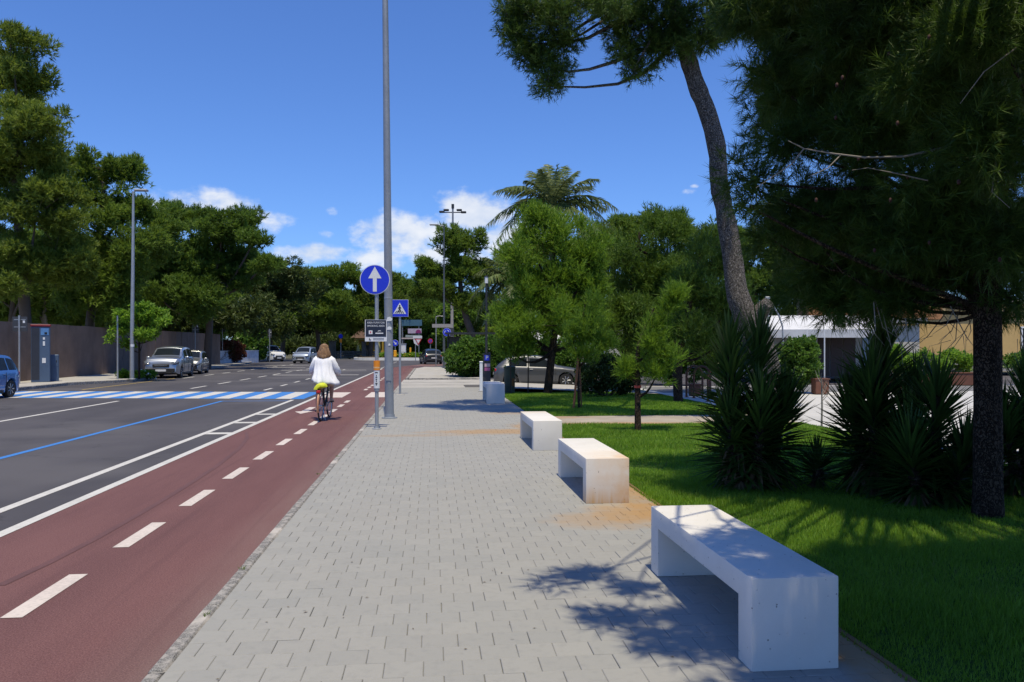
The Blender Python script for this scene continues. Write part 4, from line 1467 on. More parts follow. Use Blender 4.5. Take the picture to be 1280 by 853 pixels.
# red photinia and dark hedge behind the white wall
a = P(270, 74.5, .1)
shrub('red_bush', 'red-leaved photinia bush above the low white wall', hedge_ells(P(268, 76, 0), P(302, 80, 0), 2.1, 1.6, 4, .1, .15, 5), tuple(a), leafmat('red_new_leaves', (.04, .06, .012), (.09, .045, .02), (.22, .05, .035), .3, .8), .45, 1.2, 44, 3, .22, .13, 146, 'bush')
a = P(303, 82, .0)
shrub('hedge', 'tall dark green hedge at the corner left of the white van', hedge_ells(P(300, 84, 0), P(330, 88, 0), 3.4, 2.2, 4, 0, .12, 6), tuple(a), M_HEDGE, .5, 1.3, 50, 3, .26, .15, 147, 'hedge')

# ------------------------------------------------------------------ benches


def mat_bench(name, stains=None, low=False):
    t = NT(name)
    p = t.objco()
    n = t.noise(p, 2.2, 5)
    f = t.noise(p, 130, 3, .7)
    v = t.new('ShaderNodeTexVoronoi')
    v.inputs['Scale'].default_value = 26
    t.l.new(p, v.inputs['Vector'])
    pit_on = t.noise(p, 7, 2)
    pit = t.math('MULTIPLY', t.rng(v.outputs['Distance'], .08, .13, 1, 0), t.rng(pit_on, .44, .54))
    c = t.mix(t.rng(n, .3, .7), (.64, .62, .59), (.73, .71, .68))
    c = t.mix(t.math('MULTIPLY', f, .22), c, (.42, .41, .39))
    if stains:
        sep = t.new('ShaderNodeSeparateXYZ')
        t.l.new(p, sep.inputs[0])
        drip = t.noise(t.scalevec(p, (22, 22, 1.2)), 1.0, 4)
        lowm = t.math('MULTIPLY', t.rng(sep.outputs[2], 0, .22, 1, 0), t.rng(drip, .3, .6, .35, 1))
        front = t.rng(sep.outputs[1], 0, stains, 1, 0, True)
        side = t.rng(sep.outputs[0], -.1, .42, 0, 1)
        blot = t.rng(t.noise(p, 5, 4), .35, .65, .25, .75)
        m = t.math('MAXIMUM', t.math('MULTIPLY', lowm, front), t.math('MULTIPLY', t.math('MULTIPLY', front, side), blot))
        c = t.mix(t.math('MULTIPLY', m, .95), c, (.58, .33, .12))
    elif low:
        sep = t.new('ShaderNodeSeparateXYZ')
        t.l.new(p, sep.inputs[0])
        c = t.mix(t.math('MULTIPLY', t.rng(sep.outputs[1], 1.2, 1.78, 0, .55), t.rng(n, .3, .6)), c, (.60, .40, .2))
    c = t.mix(t.math('MULTIPLY', pit, .75), c, (.10, .095, .09))
    h = t.math('SUBTRACT', t.math('MULTIPLY', f, .15), pit)
    return t.done(c, .82, 0, t.bump(h, .6, .006), .35)


def bench(label, x, y, L, mat, w=.44, h=.45):
    """cast concrete bench: slab seat on two end panels, small chamfers; a straight-sided arch along y"""
    root = thing('concrete_bench', label, 'bench', (x, y, 0), 0, 'white concrete benches along the lawn')
    th = .125
    prof = [(0, 0), (0, h), (L, h), (L, 0), (L - .17, 0), (L - .17, h - th), (.17, h - th), (.17, 0)]
    import bmesh
    bm = bmesh.new()
    a = [bm.verts.new((0, py, pz)) for py, pz in prof]
    b = [bm.verts.new((w, py, pz)) for py, pz in prof]
    n = len(prof)
    bm.faces.new(a)
    bm.faces.new(b[::-1])
    for i in range(n):
        bm.faces.new((a[i], b[i], b[(i + 1) % n], a[(i + 1) % n]))
    bmesh.ops.recalc_face_normals(bm, faces=bm.faces[:])
    bmesh.ops.bevel(bm, geom=bm.edges[:], offset=.007, segments=2, affect='EDGES', profile=.6)
    me = bpy.data.meshes.new('seat_block')
    bm.to_mesh(me)
    bm.free()
    me.polygons.foreach_set('use_smooth', [True] * len(me.polygons))
    me.set_sharp_from_angle(angle=rad(35))
    link('seat_block', me, root, mat)
    for yy in (.085, L - .085):
        MB().box((w / 2, yy, .004), (w - .03, .14, .008)).build('base_shim', plain('dark_shim', (.06, .055, .05), .9), root)
    return root


MBEN = mat_bench('cast_white_concrete')
bench('nearest and longest-looking concrete bench in dappled pine shade', 1.53, 3.70, 1.77, MBEN)
bench('second concrete bench from the front, orange-stained end', 1.53, 7.84, 1.77, mat_bench('rust_stained_concrete', .9))
bench('third concrete bench from the front, sunlit beside the beige path', 1.52, 11.93, 1.77, mat_bench('far_stained_concrete', None, True))
bench('farthest concrete bench, in shade before the parking meter', 1.50, 21.91, 1.77, MBEN, .50, .54)

# ------------------------------------------------------------------ posts and signs
M_GALV = plain('galvanised_steel', (.36, .38, .40), .5, .55, .1, 4)
M_GALV_D = plain('dull_galvanised_pole', (.27, .295, .33), .55, .35, .12, 2)
M_DARKMETAL = plain('dark_painted_metal', (.03, .034, .04), .5, .2)
M_SBLUE = plain('sign_blue', (.012, .035, .62), .4, 0, .05, 2)
M_SWHITE = plain('sign_white', (.70, .72, .74), .45, 0, .05, 2)
M_SBLACK = plain('sign_black', (.012, .012, .014), .5)
M_SNAVY = plain('panel_navy', (.012, .018, .04), .45)
M_SRED = plain('sign_red', (.55, .02, .03), .45)
M_ORANGE = plain('signal_orange', (.78, .26, .012), .5, 0, .06)
M_YELLOW = plain('bollard_yellow', (.80, .36, .01), .5)
M_SBACK = plain('sign_back_grey', (.06, .065, .075), .6, .3)


def disc(mb, c, r, y0, y1, n=36):
    mb.prism([(c[0] + r * math.cos(2 * math.pi * i / n), c[1] + r * math.sin(2 * math.pi * i / n)) for i in range(n)], y0, y1)
    return mb


# tall lamp pole by the kerb (lamp head above the frame)
base = G(487, 523)
t = thing('lamp_post', 'tall tapered grey lamp pole on the kerb side of the pavement', 'lamp post', base)
MB().tube([(0, 0, -.05), (-.01, 0, .6), (-.03, 0, 3), (-.07, 0, 7), (-.12, 0, 11.2)], [.098, .096, .088, .072, .055], 20).build('pole', M_GALV_D, t, 40)
MB().lathe([(.17, 0), (.17, .02), (.115, .03), (.11, .09)], n=16).build('base_collar', M_GALV_D, t, 40)
mb = MB()
for a in range(4):
    mb.cyl((.14 * math.cos(a * 1.57 + .8), .14 * math.sin(a * 1.57 + .8), 0), (.14 * math.cos(a * 1.57 + .8), .14 * math.sin(a * 1.57 + .8), .045), .014, n=6)
mb.build('anchor_bolts', M_GALV, t)
MB().tube([(-.12, 0, 11.1), (-.5, .0, 11.35), (-1.6, 0, 11.5)], [.04, .035, .03], 10).build('arm', M_GALV_D, t, 40)
MB().box((-1.9, 0, 11.52), (.75, .3, .1), bev=.03).build('lamp_head', M_GALV_D, t)
MB().box((-.015, -.098, 1.0), (.11, .012, .34)).build('access_door', M_GALV_D, t)
for z, w, h in ((2.18, .13, .10), (1.98, .11, .08), (1.62, .05, .05)):
    MB().prism([(-w / 2, z - h / 2), (w * .3, z - h * .45), (w / 2, z), (w * .1, z + h / 2), (-w * .35, z + h * .3)], -.100, -.094).build('torn_sticker', M_SWHITE, t)
MB().lathe([(.091, 0), (.0925, .01), (.0925, .03), (.091, .04)], (-.028, 0, 2.62), 20).build('strap_band', M_GALV, t)

# one-way post with round sign, smoking-area panel and orange sleeve
base = G(471, 536.5)
dd = 15.21
pm = FOC / dd
t = thing('sign_post', 'sign post with round blue arrow sign, navy panel and orange sleeve', 'sign post', base, -YAW * .6)
zt_ = Z(350, dd)
MB().tube([(0, 0, -.02), (0, 0, zt_ + .25)], .036, 14).build('post', M_GALV, t, 40)
MB().lathe([(.09, 0), (.09, .012), (.05, .02), (.045, .05)], n=14).build('foot_plate', M_GALV, t, 40)
r = 18.6 / pm
s = disc(MB(), (-.03, zt_), r, -.052, -.040).build('round_sign', M_SWHITE, t)
disc(MB(), (-.03, zt_), r * .955, -.0555, -.0525).build('sign_face', M_SBLUE, s)
q = r / 18.6
MB().prism([(-.03 + x * q, zt_ + y * q) for x, y in ((-2.4, -15), (2.4, -15), (2.4, 1.5), (8.2, 1.5), (0, 16), (-8.2, 1.5), (-2.4, 1.5))][::1], -.059, -.056).build('arrow', M_SWHITE, s)
for dz in (-.12, .12):
    MB().box((0, -.038, zt_ + dz), (.16, .012, .04)).build('clamp', M_GALV, t)
zc = Z(413.5, dd)
pw, ph = 27 / pm, 27 / pm
s = MB().box((-.01, -.048, zc), (pw, .014, ph)).build('information_panel', M_SWHITE, t)
MB().box((-.01, -.0565, zc + .1 * ph), (pw * .94, .003, ph * .77)).build('panel_face', M_SNAVY, s)
text_obj('lettering', 'AREA FUMATORI', .05, M_SWHITE, s, (-.01, -.0595, zc + .36 * ph), width=pw * .8)
text_obj('lettering', 'SMOKING AREA', .05, M_SWHITE, s, (-.01, -.0595, zc + .21 * ph), width=pw * .8)
MB().box((-.01 - .24 * pw, -.0595, zc - .08 * ph), (.17 * pw, .003, .17 * pw)).build('pictogram', M_SWHITE, s)
MB().box((-.01 - .24 * pw, -.0615, zc - .08 * ph), (.05 * pw, .002, .09 * pw)).build('pictogram_mark', M_SRED, s)
MB().prism([(-.01 + pw * x, zc + ph * y) for x, y in ((.06, -.05), (.12, .0), (.2, .01), (.25, -.04), (.19, -.025), (.13, -.03))], -.061, -.058).build('logo', M_SWHITE, s)
MB().box((-.01 + .16 * pw, -.0595, zc - .125 * ph), (.36 * pw, .003, .05 * ph)).build('logo_bar', M_SWHITE, s)
MB().prism([(-.01 + pw * x, zc + ph * y) for x, y in ((-.32, -.44), (-.30, -.34), (-.28, -.34), (-.28, -.42), (-.22, -.41), (-.22, -.45))], -.059, -.0555).build('crest', M_SNAVY, s)
for yy in (-.36, -.42):
    MB().box((-.01 + .12 * pw, -.0565, zc + yy * ph), (.5 * pw, .003, .022 * ph)).build('small_print', plain('grey_print', (.18, .19, .2), .6), s)
z0, z1, z2 = Z(485.5, dd), Z(463, dd), Z(451, dd)
s = MB().tube([(0, 0, z0), (0, 0, z1)], .058, 16).build('white_sleeve', M_SWHITE, t, 40)
MB().tube([(0, 0, z1 + .001), (0, 0, z2)], .062, 16).build('orange_cap', M_ORANGE, t, 40)
MB().tube([(0, 0, z0 - .05), (0, 0, z0 - .001)], .05, 16).build('lower_ring', M_GALV, t, 40)
for f, w in ((.88, .05), (.72, .02), (.62, .034), (.5, .03), (.4, .02), (.28, .04), (.2, .02)):
    zz = z0 + (z1 - z0) * f
    MB().box((0, -.059, zz), (w, .004, .018)).build('sleeve_mark', M_SBLACK, s)
MB().lathe([(.0622, 0), (.063, .008), (.063, .022), (.0622, .03)], (0, 0, z1 + .035), 16).build('reflective_ring', plain('pale_orange', (.75, .45, .2), .4), t)

# pedestrian crossing sign
base = G(500, 493.5)
dd = 26.4
pm = FOC / dd
t = thing('sign_post', 'pedestrian crossing sign with blue square on a thin grey post', 'sign post', base, -YAW)
zc = Z(386, dd)
hw = 10.6 / pm
MB().tube([(0, 0, -.02), (0, 0, zc + hw)], .038, 12).build('post', M_GALV, t, 40)
MB().lathe([(.16, 0), (.16, .01), (.05, .02)], n=12).build('foot_plate', M_PALE, t)
MB().box((0, -.05, zc), (2 * hw, .014, 2 * hw)).build('sign_plate', M_SWHITE, t)
s = MB().box((0, -.060, zc), (1.93 * hw, .004, 1.93 * hw)).build('sign_face', M_SBLUE, t)
k = hw
MB().prism([(-.76 * k, zc - .66 * k), (.76 * k, zc - .66 * k), (0, zc + .66 * k)], -.066, -.0625).build('white_triangle', M_SWHITE, s)
mb = MB()
for x0, x1 in ((-.62, -.5), (-.4, -.27), (-.13, .0), (.13, .27), (.4, .52)):
    mb.prism([(x0 * k, zc - .6 * k), (x1 * k, zc - .6 * k), (x1 * k * .6, zc - .32 * k), (x0 * k * .6, zc - .32 * k)], -.069, -.0665)
mb.build('zebra_bars', M_SBLACK, s)
mb = disc(MB(), (.0, zc + .30 * k), .085 * k, -.072, -.0695, 14)
for a, b_ in (((0, .22), (0, -.08)), ((0, .14), (-.17, -.02)), ((0, .14), (.16, 0)), ((0, -.06), (-.17, -.42)), ((0, -.06), (.14, -.42))):
    ax, ay, bx, by = a[0] * k, zc + a[1] * k, b_[0] * k, zc + b_[1] * k
    n_ = Vector((by - ay, ax - bx)).normalized() * .055 * k
    mb.prism([(ax - n_.x, ay - n_.y), (bx - n_.x, by - n_.y), (bx + n_.x, by + n_.y), (ax + n_.x, ay + n_.y)], -.072, -.0695)
mb.build('walking_figure', M_SBLACK, s)


def back_sign(label, px, py0, dd, py1, w, h, z0=.02, double=False):
    """a sign seen from behind: dark plate on a post"""
    base = P(px, dd, z0)
    t = thing('sign_post', label, 'sign post', base, -YAW, 'signs seen from behind on the left pavement')
    zt_ = Z(py1, dd) - z0
    MB().tube([(0, 0, -.02), (0, 0, zt_ + .05)], .04, 10).build('post', M_GALV, t, 40)
    if w:
        MB().box((0, .055, zt_ - h / 2), (w, .02, h)).build('sign_plate', M_SBACK, t)
        for dz in (.2, .7):
            MB().box((0, .042, zt_ - h * dz), (w * .8, .006, .04)).build('back_rail', M_GALV_D, t)
        MB().box((w * .28, .04, zt_ - h * .35), (.09, .008, .1)).build('approval_tag', M_SWHITE, t)
    return t


back_sign('dark sign seen from behind, left of the blue kiosk', 24, 0, 33.5, 396, .62, .62)
back_sign('thin bare grey post left of the street lamp', 147, 0, 38.2, 396, 0, 0)
back_sign('dark sign seen from behind above the silver hatchback', 244, 0, 60, 404, .52, .72)
back_sign('dark sign seen from behind before the low white wall', 278, 0, 76, 405.5, .5, .72)
back_sign('dark sign seen from behind in front of the white van', 337, 0, 86, 412, .4, .9)

# street lamp on the left
base = P(165, 37.9, .02)
t = thing('lamp_post', 'slim grey street lamp before the brown wall on the left', 'lamp post', base, 0)
zt_ = Z(240, 37.9)
MB().tube([(0, 0, -.02), (0, 0, 1.5), (.04, 0, zt_ * .6), (.06, 0, zt_)], [.10, .095, .075, .05], 16).build('pole', M_GALV, t, 40)
MB().lathe([(.16, 0), (.16, .03), (.12, .05)], n=14).build('base_collar', M_GALV, t)
MB().tube([(.05, 0, zt_ - .05), (.2, 0, zt_ + .04), (.4, 0, zt_ + .05)], .03, 8).build('arm', M_GALV, t, 40)
MB().box((.42, 0, zt_ + .06), (.62, .3, .09), bev=.03).build('lamp_head', M_GALV, t)
MB().lathe([(.098, 0), (.099, .02), (.099, .1), (.098, .12)], (0.01, 0, 1.55), 14).build('band', M_SWHITE, t)

# brown wall on the left, panel by panel
M_WALL = plain('brown_wall_panel', (.205, .14, .105), .9, 0, .2, 1.2, obj=False)
wall = thing('boundary_wall', 'long brown boundary wall of tall vertical panels on the left', 'wall', (-18.0, 14, 0))
A, B = Vector((-18.0, 14)), Vector((-19.3, 75))
n = 40
ang = math.atan2(B.y - A.y, B.x - A.x)
rg = random.Random(3)
Lp = (B - A).length / n
pmesh = MB().box((0, 0, 1.15), (Lp - .015, .16, 3.0)).mesh('panel')
pmesh.materials.append(M_WALL)
for i in range(n):
    c = A + (B - A) * ((i + .5) / n)
    o = link('panel', pmesh, wall)
    o.location = (c.x + 18.0, c.y - 14, -.02 + rg.uniform(-.012, .012) + .0025 * i)
    o.rotation_euler = (0, 0, ang + rg.gauss(0, .006))
capm = MB()
cm = (A + B) / 2
MB().box((cm.x + 18.0, cm.y - 14, 1.2), ((B - A).length, .05, 2.7), ang).build('backing', M_WALL, wall)

# low white wall
A, B = P(270.5, 74.5), P(322, 86)
t = thing('garden_wall', 'low white garden wall under the red bush', 'wall', (A.x, A.y, 0))
MW = plain('whitewashed_wall', (.52, .55, .60), .85, scale=2.5, var=.2, obj=False)
d2 = B - A
mm = d2 / 2
MB().box((mm.x, mm.y, .45), (d2.length, .22, 1.4), math.atan2(d2.y, d2.x)).build('wall_body', MW, t)
MB().box((mm.x, mm.y, 1.18), (d2.length + .06, .3, .07), math.atan2(d2.y, d2.x)).build('coping', MW, t)

# blue kiosk totem and cabinet
base = P(51, 35.2, .02)
t = thing('kiosk', 'tall slate-blue ticket totem with red top before the brown wall', 'kiosk', base, rad(22))
M_KB = plain('slate_blue_metal', (.075, .12, .20), .5, .2, .1, 2)
M_KD = plain('kiosk_dark_side', (.025, .03, .045), .5)
MB().box((0, 0, 1.22), (.72, .42, 2.44), bev=.02).build('cabinet_body', M_KB, t)
MB().box((-.19, -.213, 1.25), (.3, .012, 2.3)).build('dark_side_panel', M_KD, t)
MB().box((0, 0, 2.49), (.78, .48, .09), bev=.02).build('red_cap', plain('kiosk_red', (.2, .01, .02), .5), t)
MB().box((.16, -.216, 2.22), (.3, .014, .3)).build('display', plain('kiosk_screen_blue', (.10, .24, .5), .3), t)
MB().box((.2, -.226, 2.15), (.1, .01, .09)).build('speaker', M_SBLACK, t)
for z, h in ((1.92, .1), (1.7, .2), (.95, .22)):
    MB().box((.13, -.216, z), (.14 if z < 1 else .08, .014, h)).build('notice', M_SWHITE, t)
base = P(67, 36, .02)
t = thing('utility_cabinet', 'waist-high blue-grey utility cabinet right of the tall kiosk', 'cabinet', base, rad(22))
MB().box((0, 0, .6), (.42, .4, 1.2), bev=.02).build('cabinet_body', M_KB, t)
MB().box((.01, -.206, .92), (.36, .012, .5)).build('door', M_KB, t)
MB().box((.01, -.206, .38), (.36, .012, .5)).build('door', M_KB, t)
MB().box((.12, -.216, .9), (.03, .014, .09)).build('handle', M_SBLACK, t)

# ------------------------------------------------------------------ cars
M_TYRE = plain('tyre_rubber', (.018, .018, .019), .85)
M_RIM = plain('alloy_rim', (.38, .39, .40), .35, .7)
M_GLASS = glassmat('car_glass')
M_TRIM = plain('black_trim', (.018, .018, .02), .6)
M_LAMP = plain('clear_lamp', (.16, .18, .21), .08, .3, .05, spec=.8)
M_TAIL = plain('tail_lamp', (.45, .012, .02), .25)
M_PLATE = plain('number_plate', (.68, .69, .70), .5)
M_CHROME = plain('chrome_trim', (.6, .6, .6), .2, .9)


def paint(name, col, metal=.35):
    """car paint: even colour under clear coat, a breath of dust low down"""
    t = NT(name)
    n = t.noise(t.objco(), .8, 2)
    c = t.mix(t.rng(n, .3, .7), tuple(x * .97 for x in col), col)
    MATS[name] = t.done(c, .32, metal, None, .5, .8)
    return MATS[name]


CARS = {
    'hatch': dict(L=3.95, W=1.68, H=1.42, clear=.19, wr=.29, ax=(.175, .815), ar=.335,
                  top=[(0, .50), (.012, .60), (.03, .70), (.10, .93), (.16, .975), (.30, 1.0), (.45, .99), (.54, .955), (.705, .675), (.76, .655), (.90, .60), (.96, .545), (.985, .49), (1, .40)],
                  belt=[(0, .49), (.012, .58), (.03, .625), (.3, .62), (.68, .60), (.76, .60), (.90, .555), (.96, .505), (.985, .455), (1, .37)], ws=(.555, .695), rw=(.028, .095), sw=[(.09, .20), (.215, .40), (.42, .655)]),
    'suv': dict(L=4.28, W=1.80, H=1.66, clear=.22, wr=.34, ax=(.18, .80), ar=.39,
                top=[(0, .52), (.012, .64), (.03, .70), (.085, .93), (.14, .975), (.30, 1.0), (.46, .985), (.56, .945), (.70, .70), (.76, .685), (.90, .65), (.96, .60), (.985, .54), (1, .44)],
                belt=[(0, .50), (.012, .60), (.03, .655), (.2, .66), (.66, .61), (.76, .62), (.90, .60), (.96, .555), (.985, .50), (1, .41)], ws=(.57, .69), rw=(.03, .082), sw=[(.10, .20), (.215, .40), (.42, .655)]),
    'mpv': dict(L=4.3, W=1.75, H=1.66, clear=.19, wr=.31, ax=(.18, .81), ar=.36,
                top=[(0, .50), (.01, .62), (.02, .72), (.05, .95), (.10, .985), (.35, 1.0), (.50, .985), (.58, .95), (.76, .665), (.82, .64), (.92, .585), (.965, .53), (.985, .48), (1, .38)],
                belt=[(0, .49), (.01, .58), (.02, .63), (.3, .61), (.74, .585), (.82, .585), (.92, .54), (.965, .49), (.985, .44), (1, .35)], ws=(.595, .75), rw=(.022, .048), sw=[(.06, .20), (.215, .42), (.44, .70)]),
    'van': dict(L=4.4, W=1.83, H=1.85, clear=.2, wr=.31, ax=(.18, .80), ar=.36,
                top=[(0, .50), (.008, .75), (.02, .955), (.05, .99), (.3, 1.0), (.56, .985), (.62, .955), (.765, .635), (.82, .615), (.93, .575), (.97, .53), (.985, .47), (1, .37)],
                belt=[(0, .49), (.008, .54), (.02, .58), (.4, .57), (.75, .56), (.82, .565), (.93, .53), (.97, .49), (.985, .43), (1, .34)], ws=(.635, .755), rw=(.009, .019), sw=[(.06, .26), (.29, .50), (.52, .705)]),
    'compact': dict(L=4.22, W=1.78, H=1.44, clear=.18, wr=.32, ax=(.185, .79), ar=.365,
                    top=[(0, .47), (.012, .60), (.035, .69), (.13, .90), (.22, .965), (.36, 1.0), (.48, .985), (.56, .945), (.70, .68), (.76, .655), (.88, .60), (.96, .51), (1, .38)],
                    belt=[(0, .46), (.012, .57), (.035, .645), (.25, .65), (.66, .615), (.76, .60), (.88, .545), (.96, .46), (1, .35)], ws=(.57, .69), rw=(.035, .125), sw=[(.165, .36), (.385, .655)]),
}


def car(label, kind, pmat, loc, rz, bumper=None, rear=True):
    c = CARS[kind]
    L, W, H = c['L'], c['W'], c['H']
    root = thing('parked_car' if 'parked' in label else 'car', label, 'van' if kind == 'van' else 'car', loc, rz)
    xs = np.unique(np.concatenate([np.linspace(0, 1, 121), [p[0] for p in c['top']]]))
    topz = np.interp(xs, *zip(*c['top'])) * H
    belt = np.minimum(np.interp(xs, *zip(*c['belt'])) * H, topz - .012)
    ker = np.array([1, 2, 3, 2, 1.]) / 9
    pad = np.pad(topz, 2, 'edge')
    tz = np.convolve(pad, ker, 'valid')
    tz[:3], tz[-3:] = topz[:3], topz[-3:]
    topz = tz
    belt = np.minimum(belt, topz - .012)
    gh = np.clip((topz - belt) / (H * .36), 0, 1)
    e = np.minimum(xs, 1 - xs) * L
    plan = 1 - .15 * np.clip(1 - e / .55, 0, 1) ** 2.2
    X = (xs - .5) * L

    def zb_at(x):
        z = c['clear'] + .10 * max(0, 1 - min(x - 0, L - x) / .35) ** 2
        for f in c['ax']:
            dx = x - f * L
            if abs(dx) < c['ar']:
                z = max(z, c['wr'] + math.sqrt(c['ar'] ** 2 - dx * dx))
        return z
    zb = np.array([zb_at(x * L) for x in xs])
    rings = []
    for i in range(len(xs)):
        hw = W / 2 * plan[i]
        zs, zt_ = belt[i], topz[i]
        b0 = min(zb[i], zs - .06)
        zm = max(b0 + .02, min(zs - .04, .42 * H * .9))
        ws, wt = hw * .965, hw * (.90 - .155 * gh[i])
        crown = .012 + .035 * gh[i] + .02
        half = [(0, b0), (hw * .80, b0), (hw * .955, b0 + .004), (hw, zm), (hw * .992, (zm + zs) / 2), (ws, zs - .012), (ws * .985, zs), (wt + (ws * .985 - wt) * .12, zs + (zt_ - zs) * .88), (wt * .97, zt_), (wt * .66, zt_ + crown * .6), (wt * .33, zt_ + crown * .92), (0, zt_ + crown)]
        ring = [(X[i], y, z) for y, z in half] + [(X[i], -y, z) for y, z in half[-2:0:-1]]
        rings.append(ring)
    m = len(rings[0])
    mb = MB()
    mb.v = [p for r_ in rings for p in r_]
    for i in range(len(rings) - 1):
        for j in range(m):
            j2 = (j + 1) % m
            mb.f.append((i * m + j, i * m + j2, (i + 1) * m + j2, (i + 1) * m + j))
    mb.f.append(tuple(range(m - 1, -1, -1)))
    mb.f.append(tuple((len(rings) - 1) * m + j for j in range(m)))
    body = mb.build('body', pmat, root, 40)

    def sec(f):
        x = (f - .5) * L
        return x, float(np.interp(f, xs, W / 2 * plan)), float(np.interp(f, xs, belt)), float(np.interp(f, xs, topz)), float(np.interp(f, xs, gh))
    # windscreen and rear window lie a few millimetres over the body
    for nm, (f0, f1), ins in (('windscreen', c['ws'], .86), ('rear_window', c['rw'], .84)):
        g = MB()
        N, Mm = 8, 8
        for i in range(N + 1):
            x, hw, zs, zt_, q = sec(f0 + (f1 - f0) * i / N)
            wt = hw * (.90 - .155 * q)
            cr_ = .032 + .035 * q
            for j in range(Mm + 1):
                u = -1 + 2 * j / Mm
                y_ = wt * ins * u * (1.0 if nm == 'windscreen' else 1)
                g.v.append((x + (.004 if f0 > .3 else -.006), y_, zt_ + cr_ * (1 - .95 * u * u * ins * ins) + .008))
        for i in range(N):
            for j in range(Mm):
                g.f.append((i * (Mm + 1) + j, (i + 1) * (Mm + 1) + j, (i + 1) * (Mm + 1) + j + 1, i * (Mm + 1) + j + 1))
        g.build(nm, M_GLASS, root, 60)
    for sg in (-1, 1):
        for (f0, f1) in c['sw']:
            g = MB()
            N = 8
            for i in range(N + 1):
                x, hw, zs, zt_, q = sec(f0 + (f1 - f0) * i / N)
                wb_, wt = hw * .965 * .985, hw * (.90 - .155 * q)
                up_ = wt + (wb_ - wt) * .12
                for fr_ in (.07, .5, .93):
                    y_ = wb_ + (up_ - wb_) * fr_ + .006
                    g.v.append((x, sg * y_, zs + (zt_ - zs) * .88 * fr_))
            for i in range(N):
                for j in range(2):
                    q_ = (i * 3 + j, (i + 1) * 3 + j, (i + 1) * 3 + j + 1, i * 3 + j + 1)
                    g.f.append(q_ if sg < 0 else q_[::-1])
            g.build('side_window', M_GLASS, root, 60)
        # doors: seams and handles
        x, hw, zs, zt_, q = sec(.42)
        for f0, f1 in ((.26, .43), (.43, .675)) if kind != 'compact' else ((.38, .675),):
            xa, xb = (f0 - .5) * L, (f1 - .5) * L
            for xx in (xa, xb):
                MB().box((xx, sg * (hw * .998), (c['clear'] + .1 + zs) / 2), (.008, .012, zs - c['clear'] - .16)).build('door_seam', M_TRIM, body)
            MB().box((xa + .12, sg * (hw * .995 + .005), zs - .09), (.15, .03, .03), bev=.008).build('door_handle', M_CHROME if kind == 'compact' else pmat, root)
        # mirrors
        x, hw, zs, zt_, q = sec(c['ws'][1] - .05)
        mm_ = MB().box((x, sg * (hw + .10), zs + .08), (.13, .2, .14), bev=.035).build('mirror', pmat, root, 50)
        MB().box((x, sg * (hw - .0), zs + .05), (.05, .1, .04)).build('mirror_arm', M_TRIM, mm_)
        # sill
        MB().box((0, sg * W / 2 * .975, c['clear'] + .03), (L * .40, .05, .10)).build('sill', bumper or M_TRIM, root)
        # lamps
        x, hw, zs, zt_, q = sec(.972)
        hl = MB().box((0, 0, 0), (.40, .34, .17), bev=.055)
        o = hl.build('headlight', M_LAMP, root, 60)
        o.location = (x - .03, sg * hw * .83, zs - .05)
        o.rotation_euler = (0, rad(14), sg * rad(-32))
        MB().ball((.17, 0, .0), (.05, .08, .05), 10, 6).build('lamp_bulb', M_CHROME, o, 60)
        x, hw, zs, zt_, q = sec(.02)
        MB().box((x + .05, sg * hw * .86, zs - .07), (.2, hw * .26, .15 if kind not in ('van', 'mpv') else .34), bev=.03).build('tail_light', M_TAIL, root)
        # fog lamp recess
        x, hw, zs, zt_, q = sec(.985)
        MB().box((x - .02, sg * hw * .74, .38), (.06, .2, .09), bev=.02).build('fog_recess', M_TRIM, root)
    # bumpers, grille, plates
    x, hw, zs, zt_, q = sec(1.0)
    MB().box((x - .05, 0, zs - .01), (.14, hw * 1.15, .22), bev=.04).build('grille', M_TRIM, root)
    MB().box((x + .012, 0, zs + .01), (.02, hw * .8, .025)).build('grille_bar', M_CHROME, root)
    MB().box((x - .03, 0, .31), (.10, hw * 1.5, .12), bev=.03).build('lower_intake', M_TRIM, root)
    MB().box((x + .028, 0, .43), (.012, .52, .11)).build('number_plate', M_PLATE, root)
    if bumper:
        MB().box((x - .09, 0, .44), (.22, hw * 1.96, .3), bev=.07).build('front_bumper', bumper, root)
    x, hw, zs, zt_, q = sec(0.0)
    MB().box((x + .06, 0, .44), (.16, hw * 1.9, .2), bev=.05).build('rear_bumper', bumper or pmat, root)
    MB().box((x - .028, 0, .62 if kind != 'van' else .7), (.012, .52, .11)).build('number_plate', M_PLATE, root)
    # wheels
    tm = MB().lathe([(c['wr'] * .66, -.09), (c['wr'] * .93, -.10), (c['wr'], -.07), (c['wr'], .07), (c['wr'] * .93, .10), (c['wr'] * .66, .09)], n=26, axis='y')
    tmesh = tm.mesh('tyre', 40)
    tmesh.materials.append(M_TYRE)
    rb = MB().lathe([(c['wr'] * .68, -.075), (c['wr'] * .68, -.085), (c['wr'] * .60, -.09), (c['wr'] * .56, -.05), (c['wr'] * .2, -.05), (c['wr'] * .17, -.085), (.0, -.09)], n=24, axis='y')
    for a in range(7):
        an = 2 * math.pi * a / 7
        rb.tube([(c['wr'] * .15 * math.cos(an), -.075, c['wr'] * .15 * math.sin(an)), (c['wr'] * .62 * math.cos(an), -.08, c['wr'] * .62 * math.sin(an))], .022, 6)
    rmesh = rb.mesh('rim', 40)
    rmesh.materials.append(M_RIM)
    for f in c['ax']:
        for sg in (-1, 1):
            w_ = link('wheel', tmesh, root)
            w_.name = 'wheel'
            w_.location = ((f - .5) * L, sg * (W / 2 - .125), c['wr'])
            w_.rotation_euler = (0, 0, 0 if sg < 0 else math.pi)
            link('rim', rmesh, w_)
